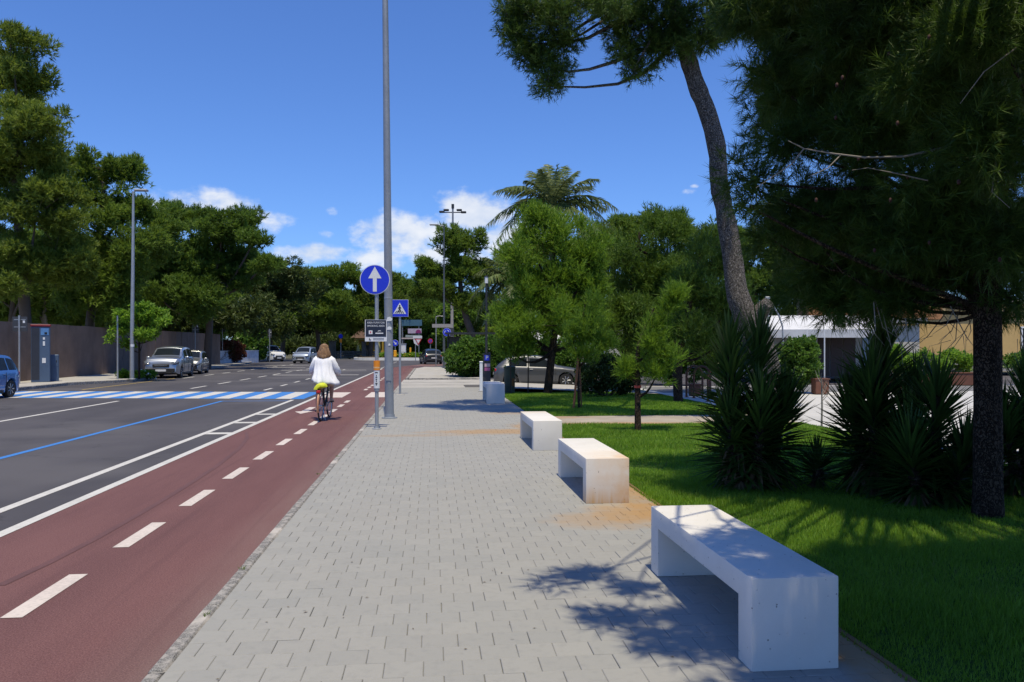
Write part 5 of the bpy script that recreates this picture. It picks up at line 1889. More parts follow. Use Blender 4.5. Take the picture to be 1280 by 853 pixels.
    # dark underside and cabin floor, so nothing shows under the arches
    MB().box((0, 0, c['clear'] + .1), (L * .86, W * .58, .16)).build('underbody', M_TRIM, root)
    return root


SILVER = paint('silver_paint', (.40, .43, .48), .8)
PALESILVER = paint('pale_silver_paint', (.42, .43, .43), .8)
WHITEP = paint('white_paint', (.72, .72, .72), 0)
GREYP = paint('graphite_paint', (.075, .079, .087))
DARKP = paint('dark_blue_grey_paint', (.03, .034, .042))
BLUEP = paint('blue_paint', (.06, .17, .42))
ICEP = paint('icy_silver_paint', (.42, .48, .56), .6)


def at_front(px, d, L, rz, z):
    """centre of a car whose front end stands at column px and distance d"""
    p = P(px, d, z)
    return (p.x - math.cos(rz) * L / 2, p.y - math.sin(rz) * L / 2, z)


car('parked silver suv facing the camera behind the planting bay', 'suv', SILVER, at_front(201, 42.0, 4.28, rad(-85), ROAD), rad(-85), M_TRIM)
car('parked older silver hatchback with dark bumper behind the suv', 'hatch', PALESILVER, at_front(232, 48.2, 3.95, rad(-83), ROAD), rad(-83), M_TRIM)
p = P(11, 26.3, ROAD)
car('blue small car leaving the frame at the left edge', 'hatch', BLUEP, (p.x - .78, p.y - 1.25, ROAD), rad(-92))
car('white van rounding the far corner beside the tall hedge', 'van', WHITEP, at_front(349, 90, 4.4, rad(-52), ROAD), rad(-52), M_TRIM)
car('silver people carrier approaching head-on left of the cyclist', 'mpv', ICEP, at_front(375, 80, 4.3, rad(-95), ROAD), rad(-95))
p = P(533, 76, ROAD)
car('dark car seen from behind driving towards the roundabout', 'compact', DARKP, (p.x + .4, p.y + 2.1, ROAD), rad(99))
p = P(664, 37.6, LOT)
car('parked graphite three-door hatchback seen from its side behind the lawn', 'compact', GREYP, (p.x + .35, p.y, LOT + .01), rad(-4))

# ------------------------------------------------------------------ parking meter corner
base = P(608.5, 29.3, 0)
t = thing('parking_meter', 'black parking ticket totem with blue P beside the far bench', 'parking meter', (base.x, base.y, -.03), -YAW)
MB().prism([(-.14, 0), (.14, 0), (.14, 1.42), (-.14, 1.36)], -.1, .1).build('body', plain('anthracite_metal', (.022, .025, .035), .45), t)
s = MB().box((.01, -.104, 1.2), (.17, .008, .2)).build('blue_plate', M_SBLUE, t)
text_obj('letter', 'P', .2, M_SWHITE, s, (.01, -.110, 1.2))
MB().box((.02, -.104, .93), (.2, .008, .12)).build('notice', plain('pale_notice', (.55, .4, .45), .5), t)
MB().box((.02, -.104, .78), (.2, .008, .12)).build('notice', plain('pink_notice', (.45, .12, .28), .5), t)
MB().box((0, 0, .02), (.34, .26, .04)).build('plinth', M_PALE, t)
base = P(601.5, 27.9, 0)
t = thing('marker_post', 'short white post left of the black parking totem', 'post', (base.x, base.y, -.02), -YAW)
MB().box((0, 0, .52), (.11, .09, 1.04), bev=.015).build('shaft', M_SWHITE, t)
MB().box((0, 0, 1.06), (.13, .11, .05), bev=.015).build('cap', M_SWHITE, t)
MB().box((0, 0, .03), (.2, .18, .06)).build('foot', M_PALE, t)
base = P(637, 30.4, 0)
t = thing('litter_bin', 'weathered green metal litter bin in front of the grey hatchback', 'bin', (base.x, base.y, -.22), -YAW)
MGB = plain('weathered_green_metal', (.085, .11, .085), .7, .1, .3, 5)
MB().lathe([(.19, 0), (.2, .04), (.215, .9), (.225, .92), (.225, .98), (.2, 1.0)], n=18).build('bin_body', MGB, t, 40)
MB().lathe([(.235, 1.0), (.235, 1.03), (.12, 1.07), (.02, 1.08)], n=18).build('lid', MGB, t, 40)
MB().box((.13, -.17, .45), (.1, .05, .3), rad(35)).build('rust_patch', plain('rust_patch', (.26, .11, .04), .9), t)
for i, (px, d, h, lb) in enumerate(((638, 29.0, 2.3, 'thin dark steel rod standing in front of the litter bin'), (660, 29.6, 2.25, 'thin dark steel rod standing in front of the grey car door'))):
    base = P(px, d, lawn_z(28.5))
    t = thing('steel_rod', lb, 'rod', base, 0, 'steel rods on the far lawn')
    MB().tube([(0, 0, -.1), (.01, 0, h / 2), (0, 0, h)], .022, 8).build('shaft', plain('rusty_dark_rod', (.06, .04, .03), .8), t)
    MB().lathe([(.03, 0), (.03, .02), (.005, .05)], (0, 0, h), 8).build('tip', plain('rusty_dark_rod', (.06, .04, .03), .8), t)

# ------------------------------------------------------------------ lamps and masts on the right
base = P(608, 36, 0)
t = thing('park_lamp', 'slim dark park lamp with pale cylinder head above the corner hedge', 'lamp post', base)
zt_ = Z(346, 36)
MB().tube([(0, 0, -.02), (0, 0, zt_ - .3)], [.06, .045], 12).build('pole', M_DARKMETAL, t, 40)
MB().tube([(0, 0, zt_ - .3), (0, 0, zt_ - .02)], .075, 12).build('lamp_glass', M_SWHITE, t, 40)
MB().lathe([(.09, 0), (.09, .03), (.03, .06)], (0, 0, zt_ - .02), 12).build('lamp_cap', M_DARKMETAL, t, 40)
base = P(555, 58, 0)
t = thing('lamp_post', 'tall thin dark lamp post with blue roundabout sign at the far corner', 'lamp post', (base.x, base.y, .0), -YAW)
zt_ = Z(282, 58)
MB().tube([(0, 0, -.1), (0, 0, 2.5), (0, 0, zt_)], [.10, .08, .04], 12).build('pole', plain('slate_pole', (.10, .115, .13), .5, .3), t, 40)
MB().tube([(0, 0, zt_ - .05), (-.5, 0, zt_ + .05)], .035, 8).build('arm', M_GALV_D, t)
MB().box((-.75, 0, zt_ + .05), (.6, .25, .09), bev=.03).build('lamp_head', M_GALV_D, t)
zc = Z(415.5, 58)
s = disc(MB(), (.22, zc), .3, -.13, -.118).build('round_sign', M_SWHITE, t)
disc(MB(), (.22, zc), .285, -.136, -.131).build('sign_face', M_SBLUE, s)
for a0 in (90, 210, 330):
    pts_ = []
    for q in range(7):
        a = rad(a0 - 80 * q / 6)
        pts_.append((.22 + .17 * math.cos(a), zc + .17 * math.sin(a)))
    for q in range(6, -1, -1):
        a = rad(a0 - 80 * q / 6)
        pts_.append((.22 + .13 * math.cos(a), zc + .13 * math.sin(a)))
    MB().prism(pts_[::-1], -.141, -.137).build('round_arrow', M_SWHITE, s)
MB().box((-.1, -.12, Z(407.5, 58)), (1.5, .04, .26)).build('direction_board', plain('faded_board', (.30, .29, .28), .7), t)
MB().box((.56, -.11, Z(415.5, 58)), (.34, .03, .62)).build('dark_board', M_SBACK, t)
base = P(566, 92, -.3)
t = thing('floodlight_mast', 'tall floodlight mast rising above the bent pine', 'mast', base, -YAW)
zt_ = Z(256, 92)
MB().tube([(0, 0, -.2), (0, 0, zt_)], [.22, .10], 12).build('pole', M_GALV_D, t, 40)
MB().box((0, 0, zt_ - .6), (2.2, .1, .1)).build('crossarm', M_DARKMETAL, t)
for x, dz in ((-1.25, -.55), (-.75, -.35), (.75, -.35), (1.25, -.6)):
    MB().box((x, -.1, zt_ + dz), (.62, .4, .22), bev=.05).build('floodlight', M_DARKMETAL, t)
MB().box((0, 0, zt_ + .1), (.3, .3, .5)).build('junction_box', M_DARKMETAL, t)
base = P(565, 74, -.1)
t = thing('concrete_pole', 'pale grey concrete pole below the floodlight mast', 'pole', base)
MB().tube([(0, 0, -.1), (0, 0, Z(362, 74))], [.17, .12], 12).build('shaft', M_PALE, t, 40)
MB().lathe([(.14, 0), (.14, .06), (.05, .1)], (0, 0, Z(362, 74)), 10).build('cap', M_PALE, t)
base = P(545, 70, 0)
t = thing('lamp_post', 'thin pale lamp post with a short arm left of the roundabout sign', 'lamp post', base)
zt_ = Z(396, 70)
MB().tube([(0, 0, -.1), (0, 0, zt_)], .05, 10).build('pole', M_GALV, t, 40)
MB().tube([(0, 0, zt_), (.3, 0, zt_ + .06), (.5, 0, zt_ + .04)], .03, 8).build('arm', M_GALV, t)
MB().box((.6, 0, zt_ + .03), (.35, .18, .07), bev=.02).build('lamp_head', M_GALV, t)
base = P(320, 96, 0)
t = thing('lamp_post', 'slim lamp post rising beside the layered pine at the far corner', 'lamp post', base)
zt_ = Z(346, 96)
MB().tube([(0, 0, -.1), (0, 0, zt_)], [.1, .06], 10).build('pole', M_GALV, t, 40)
MB().box((.3, 0, zt_), (.7, .26, .09), bev=.03).build('lamp_head', M_GALV, t)
base = P(627, 46, LOT)
t = thing('sign_post', 'pale grey post with a narrow edge-on sign above the grey hatchback', 'sign post', base)
MB().tube([(0, 0, -.05), (0, 0, Z(402, 46) - LOT)], .05, 10).build('post', M_GALV, t, 40)
MB().box((-.1, 0, Z(404, 46) - LOT), (.2, .05, .32)).build('sign_plate', M_SBACK, t)
base = P(649, 52, LOT)
t = thing('sign_post', 'no-parking sign above the hedge behind the grey hatchback', 'sign post', base, -YAW)
zc = Z(420, 52) - LOT
MB().tube([(0, 0, -.05), (0, 0, zc + .3)], .04, 10).build('post', M_GALV, t, 40)
s = disc(MB(), (0, zc), .3, -.06, -.045).build('round_sign', M_SRED, t)
disc(MB(), (0, zc), .22, -.066, -.061).build('sign_face', M_SBLUE, s)
MB().box((-.02, -.05, zc - .5), (.34, .012, .22)).build('red_plate', M_SRED, t)

# ------------------------------------------------------------------ roundabout
ci = P(503, 103, 0)
isl = thing('roundabout_island', 'planted roundabout island with white painted kerb', 'traffic island', (ci.x, ci.y, ROAD))
n = 36
poly = [(6.2 * math.cos(2 * math.pi * i / n), 4.6 * math.sin(2 * math.pi * i / n)) for i in range(n)]
MB().slab(poly, -.1, .34).build('kerb_ring', plain('white_kerb_paint', (.8, .8, .78), .8, scale=1.5), isl)
MB().slab([(x * .93, y * .93) for x, y in poly], .30, .37).build('soil', plain('dry_soil', (.13, .10, .06), .95, scale=2), isl)
for i, (px, w, lb) in enumerate(((482, 1.1, 'low flowering plants at the left of the roundabout island'), (505, 1.4, 'low flowering plants in the middle of the roundabout island'), (524, 1.2, 'low flowering plants at the right of the roundabout island'))):
    c = P(px, 99.6, .25)
    shrub('flower_bed', lb, [(c.x, c.y, .5, w, .6, .3)], (c.x, c.y, .25), M_BROAD, .3, 1.3, 30, 3, .18, .1, 160 + i, 'plants', 'plants on the roundabout', flowers=(MATS['yellow_petals'], 16, .07))
base = P(494, 99, .25)
t = thing('sign_post', 'keep-right sign with white arrow over a yellow bollard on the island', 'sign post', base, -YAW)
zc = Z(429, 99) - .25
MB().tube([(0, 0, -.1), (0, 0, zc)], .05, 10).build('post', M_GALV, t, 40)
s = disc(MB(), (0, zc), .41, -.09, -.07).build('round_sign', M_SWHITE, t)
disc(MB(), (0, zc), .385, -.1, -.091).build('sign_face', M_SBLUE, s)
ar = [(-.22, .14), (-.14, .22), (.08, 0), (.16, .08), (.18, -.2), (-.1, -.16), (-.0, -.08)]
MB().prism([(x, zc + y) for x, y in ar][::-1], -.112, -.101).build('arrow', M_SWHITE, s)
MB().box((0, -.09, zc - 1.3), (.36, .12, .78), bev=.04).build('yellow_bollard', M_YELLOW, t)
base = P(513, 101, .25)
t = thing('marker_bollard', 'slim yellow bollard right of the white box on the island', 'bollard', base, -YAW)
MB().tube([(0, 0, -.05), (0, 0, .55)], .05, 8).build('post', M_GALV, t)
MB().box((0, -.02, .85), (.22, .12, .75), bev=.03).build('yellow_marker', M_YELLOW, t)
base = P(504, 107, .0)
t = thing('white_cabinet', 'white roadside cabinet between the sign posts beyond the island', 'cabinet', (base.x, base.y, -.1), -YAW)
MB().box((0, 0, 1.0), (.72, .5, 2.0), bev=.03).build('cabinet_body', M_SWHITE, t)
MB().box((0, 0, 2.07), (.8, .58, .14)).build('roof', M_GALV, t)
MB().box((0, -.256, 1.0), (.66, .012, .04)).build('door_gap', M_GALV_D, t)
base = P(512, 112, 0)
t = thing('direction_sign', 'stack of faded direction boards on posts beyond the roundabout', 'direction sign', (base.x, base.y, -.1), -YAW)
for x in (-1.0, 1.3):
    MB().tube([(x, 0, -.05), (x, 0, Z(401, 112) + .2)], .05, 8).build('post', M_GALV, t)
for (x0, x1, y0, y1, m_) in ((502, 527.5, 400, 407.5, plain('teal_board', (.05, .13, .19), .6)), (510, 527, 411, 417, plain('pale_purple_board', (.42, .36, .45), .6)), (507, 527, 419, 422, plain('grey_green_board', (.28, .33, .32), .6)), (502, 518, 422.4, 424, plain('white_red_board', (.5, .42, .4), .6))):
    a, b2 = (x0 - 512) / FOC * 112, (x1 - 512) / FOC * 112
    za, zb_ = Z(y1, 112) + .1, Z(y0, 112) + .1
    MB().box(((a + b2) / 2, -.09, (za + zb_) / 2), (b2 - a, .05, zb_ - za)).build('board', m_, t)
mb = MB()
pts_ = []
for q in range(13):
    a = math.pi * q / 12
    pts_.append((1.25 + .4 * math.cos(a), Z(416.6, 112) + .1 + .5 * math.sin(a)))
mb.prism(pts_, -.13, -.118)
mb.build('purple_arch', plain('plum', (.22, .02, .13), .6), t)
base = P(523, 96, 0)
t = thing('sign_post', 'give-way triangle under a white plate beyond the island', 'sign post', (base.x, base.y, -.1), -YAW)
zc = Z(427.5, 96) + .1
MB().tube([(-.35, 0, -.05), (-.35, 0, zc + .5)], .045, 8).build('post', M_GALV, t)
s = MB().prism([(-.42, zc + .36), (0, zc - .4), (.42, zc + .36)], -.09, -.07).build('triangle', M_SRED, t)
MB().prism([(-.27, zc + .27), (0, zc - .22), (.27, zc + .27)], -.1, -.091).build('triangle_face', M_SWHITE, s)
MB().box((-.1, -.08, zc + .56), (1.1, .03, .3)).build('plate', M_SWHITE, t)
MB().prism([(-.62, zc + .3), (-.3, zc + .3), (.0, zc - .5), (-.5, zc - .2)], -.06, -.045).build('arrow_plate', M_SWHITE, t)
base = P(538, 94, 0)
t = thing('sign_post', 'round red-rimmed no-parking sign above the dark car', 'sign post', (base.x, base.y, -.1), -YAW)
zc = Z(426.5, 94) + .1
MB().tube([(0, 0, -.05), (0, 0, zc + .3)], .045, 8).build('post', M_GALV, t)
s = disc(MB(), (0, zc), .3, -.09, -.07).build('round_sign', M_SRED, t)
disc(MB(), (0, zc), .21, -.1, -.091).build('sign_face', plain('sign_violet_blue', (.06, .06, .5), .4), s)
MB().prism([(-.17, zc + .13), (-.13, zc + .17), (.17, zc - .13), (.13, zc - .17)], -.106, -.101).build('slash', M_SRED, s)
base = P(426, 110, 0)
t = thing('sign_post', 'small blue round sign over an orange plate before the far stone wall', 'sign post', (base.x, base.y, -.1), -YAW)
zc = Z(420.5, 110) + .1
MB().tube([(0, 0, -.05), (0, 0, zc)], .05, 8).build('post', M_GALV_D, t)
disc(MB(), (0, zc), .3, -.09, -.07).build('round_sign', M_SBLUE, t)
MB().box((0, -.07, zc - .62), (.32, .03, .5)).build('orange_plate', M_ORANGE, t)

# ------------------------------------------------------------------ far stone wall, pillars and house
M_STONE = plain('rough_grey_stone', (.22, .20, .175), .95, 0, .3, 1.4, obj=False)
A, B = P(386, 116, 0), P(470, 116, 0)
t = thing('stone_wall', 'low rough stone wall beyond the junction', 'wall', (A.x, A.y, -.1))
d2 = B - A
rg = random.Random(9)
nst = 26
for r_ in range(3):
    for i in range(nst):
        f = (i + (.5 if r_ % 2 else 0) + .25) / nst
        c = d2 * f
        MB().box((c.x, c.y, .2 + .36 * r_), (d2.length / nst * rg.uniform(.88, .97), .4 + rg.uniform(-.05, .05), .34), math.atan2(d2.y, d2.x), bev=.05).build('stone', M_STONE, t)
for px, w, h, lb in ((415.5, .9, 2.4, 'left stone gate pillar beyond the junction'), (455, .55, 2.3, 'right stone gate pillar before the yellow house'), (383, .9, 1.4, 'short pale wall end behind the silver people carrier')):
    c = P(px, 114.6, -.1)
    t = thing('gate_pillar', lb, 'pillar', c, -YAW)
    MB().box((0, 0, h / 2), (w, .5, h), bev=.04).build('shaft', M_STONE, t)
    MB().box((0, 0, h + .08), (w + .15, .65, .16), bev=.03).build('cap', M_STONE, t)
c = P(462, 124, -.3)
t = thing('yellow_house', 'yellow single-storey house with tiled roof behind the navy panel', 'house', c, -YAW)
MY = plain('ochre_plaster', (.42, .30, .06), .9, 0, .1, .8)
MB().box((0, 3, 1.5), (4.6, 6, 3.0)).build('wall', MY, t)
MB().box((0, 2.9, 3.12), (5.4, 6.8, .3)).build('eaves', plain('cream_eaves', (.6, .5, .2), .8), t)
mb = MB()
mb.prism([(-2.9, 3.27), (2.9, 3.27), (1.2, 4.7), (-1.2, 4.7)], -.6, 6.4)
rf = mb.build('roof', plain('pinkish_roof_tiles', (.36, .23, .18), .9, scale=3), t)
for i in range(14):
    MB().box((-2.6 + i * .4, 2.9, 3.30), (.12, 7.1, .09)).build('tile_row', plain('pinkish_roof_tiles', (.36, .23, .18), .9, scale=3), rf)
MB().box((-.3, -.02, 1.1), (1.0, .06, 2.1)).build('door', M_KD, t)
w_ = MB().box((1.3, -.02, 1.6), (.9, .06, 1.1)).build('window', M_GLASS, t)
MB().box((1.3, -.05, 1.02), (1.1, .1, .07)).build('sill', M_PALE, w_)
MB().box((-2.15, -.5, 1.3), (.24, .24, 3.0)).build('porch_post', MY, t)
MB().box((2.15, -.5, 1.3), (.24, .24, 3.0)).build('porch_post', MY, t)
for i, (px, hh, lb) in enumerate(((447.5, 2.05, 'closed cream parasol left of the right gate pillar'), (473.5, 3.3, 'closed pale yellow parasol right of the sign panel'))):
    c = P(px, 119, -.2)
    t = thing('parasol', lb, 'parasol', c)
    MB().tube([(0, 0, 0), (0, 0, .6)], .04, 8).build('pole', M_GALV, t)
    MB().lathe([(.28, .55), (.3, .7), (.2, hh * .75), (.06, hh), (.02, hh + .1)], n=12).build('closed_canopy', plain('pale_yellow_canvas', (.62, .58, .26), .8), t, 50)
    MB().lathe([(.25, 0), (.25, .08), (.05, .12)], n=12).build('base', M_PALE, t)

# ------------------------------------------------------------------ plaza
M_COR = plain('rust_brown_steel', (.16, .065, .04), .75, .2, .15, 5)
for i, (px, d, lb) in enumerate(((868, 24.6, 'brown steel bicycle hoop left of the brown box'), (877.5, 24.2, 'brown steel bicycle hoop at the right side of the brown box'), (896, 22.6, 'brown steel bicycle hoop half hidden by the left yucca'))):
    c = P(px, d, 0)
    t = thing('bicycle_hoop', lb, 'bicycle rack', c, rad(-60))
    pts_ = [(-.32, 0, -.02), (-.32, 0, .7)] + [(-.32 + .32 * (1 - math.cos(a)), 0, .7 + .28 * math.sin(a)) for a in np.linspace(.3, math.pi - .3, 7)] + [(.32, 0, .7), (.32, 0, -.02)]
    MB().tube(pts_, .034, 8).build('hoop', M_COR, t, 40)
    for x in (-.32, .32):
        MB().lathe([(.07, 0), (.07, .012), (.04, .02)], (x, 0, 0), 10).build('foot_plate', M_COR, t)
for px, d, sx, sz, lb in ((868.5, 25.5, .32, .36, 'small rust-brown planter box between the bicycle hoops'), (1025, 26.4, .44, .5, 'rust-brown planter box below the round shrub'), (1128, 30.0, 3.0, .5, 'long rust-brown planter box behind the tall yucca'), (1195, 32.4, 2.6, .5, 'long rust-brown planter box beside the near pine trunk')):
    c = P(px, d, 0)
    t = thing('planter_box', lb, 'planter', c, -YAW, 'rust-brown planters on the plaza')
    MB().box((0, 0, sz / 2 + .02), (sx, .42, sz), bev=.015).build('box', M_COR, t)
    MB().box((0, 0, sz + .015), (sx + .05, .47, .03)).build('rim', M_COR, t)
    for x in (-sx * .35, sx * .35):
        MB().box((x, 0, .01), (.08, .3, .03)).build('foot', M_DARKMETAL, t)
c = P(1027, 15.5, 0)
t = thing('bare_sapling', 'thin bare dry sapling between the yuccas', 'sapling', (c.x, c.y, 0))
mb = MB().tube([(0, 0, -.03), (.01, 0, .4), (0, 0, .95)], [.02, .018, .01], 7)
mb.build('stem', M_STICK, t)
rr = random.Random(2)
for k in range(9):
    z = .5 + .05 * k
    a = rr.uniform(0, 6.28)
    MB().tube([(0, 0, z), (.1 * math.cos(a), .1 * math.sin(a), z + .12), (.16 * math.cos(a), .16 * math.sin(a), z + .26)], [.008, .006, .002], 5).build('twig', M_STICK, t)

# white awning pavilion
c = P(1015, 42, 0)
t = thing('pavilion', 'white pavilion with awning and brown doors behind the yuccas', 'pavilion', (c.x, c.y, 0), rad(-14))
MCR = plain('cream_render', (.50, .47, .40), .85)
MWH = plain('white_awning_cloth', (.58, .59, .61), .8, scale=1.2)
MB().box((1.0, 3, 1.35), (9.0, 5, 2.7)).build('wall', MCR, t)
MB().quad((-3.6, -1.6, 2.45), (3.4, -1.6, 2.45), (3.4, .5, 3.25), (-3.6, .5, 3.25)).quad((-3.6, .5, 3.21), (3.4, .5, 3.21), (3.4, -1.6, 2.41), (-3.6, -1.6, 2.41)).build('awning', MWH, t)
MB().box((-.1, -1.63, 2.25), (7.0, .03, .42)).build('valance', MWH, t)
for x in (-3.4, -.6, .25):
    MB().tube([(x, -1.62, 0), (x, -1.62, 2.42)], .035, 8).build('awning_post', M_SWHITE, t)
for i, x in enumerate((.7, 1.35, 2.0)):
    MB().box((x, .46, 1.15), (.6, .06, 2.3)).build('door', plain('dark_brown_door', (.07, .04, .028), .6), t)
MB().box((3.1, .46, 1.3), (.9, .06, 1.9)).build('window', plain('pale_blue_pane', (.28, .36, .46), .2), t)
MB().box((.3, .47, 1.2), (.14, .05, 2.4)).build('door_frame', M_SWHITE, t)
MB().box((1.0, 3, 2.95), (9.6, 5.6, .25)).build('roof', plain('flat_roof_edge', (.30, .30, .31), .8), t)
c = P(1040, 47, 0)
t = thing('orange_block', 'orange-brown upper storey with railing above the awning', 'building', (c.x, c.y, 0), rad(-14))
MO = plain('terracotta_fascia', (.40, .19, .08), .85)
MB().box((2.4, 1.5, 3.55), (7.4, 3, .75)).build('fascia', MO, t)
MB().box((3.0, 3.5, 4.6), (8, 3.0, 2.4)).build('wall', plain('warm_cream_wall', (.45, .33, .17), .9), t)
for i in range(12):
    MB().tube([(-1.1 + i * .62, .1, 3.93), (-1.1 + i * .62, .1, 4.6)], .025, 6).build('railing_bar', M_DARKMETAL, t)
MB().tube([(-1.2, .1, 4.62), (6, .1, 4.62)], .03, 6).build('handrail', M_DARKMETAL, t)
for x in (-.4, 5.0):
    MB().tube([(x, .8, 0), (x, .8, 3.2)], .12, 10).build('column', M_GALV, t)
c = P(1180, 52, 0)
t = thing('yellow_building', 'yellow plastered building with white frames seen behind the near pine', 'building', (c.x, c.y, 0), rad(-10))
MYB = plain('yellow_plaster', (.56, .38, .15), .9, 0, .08, .6)
MB().box((3, 2, 2.2), (16, 4, 4.4)).build('wall', MYB, t)
MB().box((3, -.05, .35), (16.05, .12, .7)).build('plinth', plain('grey_plinth', (.35, .33, .3), .9), t)
for x in (5.4, 9):
    w_ = MB().box((x, -.04, 2.0), (1.1, .1, 1.6)).build('window', M_GLASS, t)
    MB().box((x, -.07, 2.84), (1.3, .1, .1)).build('lintel', M_SWHITE, w_)
    MB().box((x, -.07, 1.16), (1.3, .14, .08)).build('sill', M_SWHITE, w_)
    for s_ in (-.58, .58):
        MB().box((x + s_, -.07, 2.0), (.08, .1, 1.6)).build('frame', M_SWHITE, w_)
MB().box((3, 1.9, 4.5), (16.5, 4.6, .25)).build('cornice', plain('cream_cornice', (.55, .5, .42), .8), t)
MB().box((-5.6, -.3, 1.7), (1.6, .4, 3.4)).build('grey_bay', plain('grey_bay', (.30, .32, .34), .7), t)
# steel frame beside the leaning trunk
c = P(960, 33, 0)
t = thing('stayed_mast', 'pale steel mast with curved stay beside the leaning trunk', 'mast', (c.x, c.y, 0), -YAW)
MB().tube([(0, 0, -.05), (0, 0, Z(373, 33))], .05, 10).build('mast', M_GALV, t, 40)
zz = Z(378, 33)
MB().tube([(0, 0, zz), (.25, 0, zz - .2), (.45, 0, zz - .55), (.6, 0, zz - 1.0), (.68, 0, -.05)], .035, 8).build('stay', M_GALV, t, 40)
MB().box((-.02, 0, Z(374, 33) + .05), (.2, .12, .1), bev=.02).build('head', M_GALV, t)
# small dark car port roof behind the corner hedge
c = P(590, 52, LOT)
t = thing('bus_shelter', 'dark flat-roofed shelter behind the corner hedge', 'shelter', (c.x, c.y, LOT), -YAW)
MB().box((0, 0, 2.75), (3.4, 1.6, .12)).build('roof', M_DARKMETAL, t)
for x in (-1.6, 1.6):
    MB().tube([(x, .6, 0), (x, .6, 2.7)], .06, 8).build('post', M_DARKMETAL, t)
MB().box((-.6, .65, 1.6), (2.0, .05, 1.9)).build('back_panel', plain('shelter_dark_panel', (.018, .02, .02), .5), t)
c = P(665, 60, LOT)
t = thing('white_pavilion_tent', 'pale tent-like roof glimpsed above the hedge behind the grey hatchback', 'tent', (c.x, c.y, LOT), -YAW)
MB().add([(-2.6, -1, 2.4), (2.6, -1, 2.4), (2.6, 2, 2.4), (-2.6, 2, 2.4), (0, .5, 3.8), (-2.6, -1, 2.1), (2.6, -1, 2.1), (2.6, 2, 2.1), (-2.6, 2, 2.1)], [(0, 1, 4), (1, 2, 4), (2, 3, 4), (3, 0, 4), (5, 6, 1, 0), (6, 7, 2, 1), (7, 8, 3, 2), (8, 5, 0, 3)]).build('canopy', MWH, t)
for x, y in ((-2.5, -.9), (2.5, -.9), (2.5, 1.9), (-2.5, 1.9)):
    MB().tube([(x, y, 0), (x, y, 2.15)], .05, 8).build('leg', M_SWHITE, t)
c = P(768, 40, LOT)
t = thing('white_banner', 'pale weathered cloth panel glimpsed right of the bushy pine', 'banner', (c.x, c.y, LOT), -YAW)
mb = MB()
for i in range(9):
    x = -.55 + i * .14
    mb.v += [(x, .05 * math.sin(i * 1.9), 1.4), (x * .7 + .15, .05 * math.sin(i * 1.9 + 1), 2.75)]
mb.f += [(2 * i, 2 * i + 2, 2 * i + 3, 2 * i + 1) for i in range(8)]
mb.build('cloth', plain('weathered_white_cloth', (.5, .5, .46), .8, scale=4), t)
for x in (-.62, .64):
    MB().tube([(x, 0, 0), (x * .8 + .1, 0, 2.85)], .03, 8).build('pole', M_GALV, t)

# ------------------------------------------------------------------ cyclist and bicycle
wb = G(401, 527, ROAD)
HX, HY = wb.x, wb.y
BRZ = rad(-3)
M_FRAME = plain('black_bicycle_paint', (.018, .018, .02), .35, .2)
M_SPOKE = plain('steel_spokes', (.45, .46, .47), .3, .8)
M_SADDLE = plain('brown_leather', (.16, .075, .03), .5)
M_HIVIS = plain('fluorescent_yellow', (.58, .64, .02), .6, 0, .08)
bk = thing('bicycle', 'city bicycle with fluorescent yellow bag on the rear rack', 'bicycle', (HX, HY, ROAD + .006), BRZ)
WR = .345


def bike_wheel(y):
    w_ = MB()
    n = 30
    w_.tube([(0, y + WR * math.cos(2 * math.pi * i / n) * .955, WR + WR * math.sin(2 * math.pi * i / n) * .955) for i in range(n + 1)], .019, 8, False)
    o = w_.build('wheel', M_TYRE, bk, 50)
    r_ = MB()
    r_.tube([(0, y + WR * math.cos(2 * math.pi * i / n) * .89, WR + WR * math.sin(2 * math.pi * i / n) * .89) for i in range(n + 1)], .011, 6, False)
    for i in range(16):
        a = 2 * math.pi * i / 16
        r_.tube([((-1) ** i * .02, y, WR), (0, y + WR * .89 * math.cos(a), WR + WR * .89 * math.sin(a))], .0022, 4)
    r_.cyl((-.04, y, WR), (.04, y, WR), .02, n=8)
    r_.build('rim', M_SPOKE, o)


bike_wheel(0)
bike_wheel(1.06)
f = MB()
BBk = (0, .46, .30)
for a, b2, r_ in (((0, .30, .80), BBk, .017), (BBk, (0, .86, .62), .02), ((0, .31, .70), (0, .84, .78), .015), ((0, .88, .58), (0, .80, .92), .02)):
    f.tube([a, b2], r_, 10)
for s in (-1, 1):
    f.tube([(s * .045, 0, WR), (s * .02, .46, .30)], .010, 8)
    f.tube([(s * .045, 0, WR), (s * .012, .31, .70)], .009, 8)
    f.tube([(s * .045, 1.06, WR), (s * .04, .92, .62), (0, .88, .64)], .012, 8)
f.build('frame', M_FRAME, bk, 40)
MB().tube([(-.29, .60, 1.02), (-.27, .70, 1.03), (-.1, .82, 1.02), (0, .80, 1.0), (.1, .82, 1.02), (.27, .70, 1.03), (.29, .60, 1.02)], .013, 8).build('handlebar', M_SPOKE, bk, 40)
for s in (-1, 1):
    MB().tube([(s * .292, .58, 1.02), (s * .272, .70, 1.03)], .018, 8).build('grip', M_TYRE, bk)
MB().tube([(0, .31, .72), (0, .285, .88)], .014, 8).build('seat_post', M_SPOKE, bk)
sd = MB()
sec_ = [(.20, .085, .02), (.24, .10, .04), (.32, .095, .045), (.40, .05, .035), (.50, .025, .028), (.53, .01, .02)]
for (y_, hw, h_) in sec_:
    for j in range(8):
        a = 2 * math.pi * j / 8
        sd.v.append((hw * math.cos(a), y_, .90 + h_ * math.sin(a)))
for i in range(len(sec_) - 1):
    for j in range(8):
        sd.f.append((i * 8 + j, i * 8 + (j + 1) % 8, i * 8 + 8 + (j + 1) % 8, i * 8 + 8 + j))
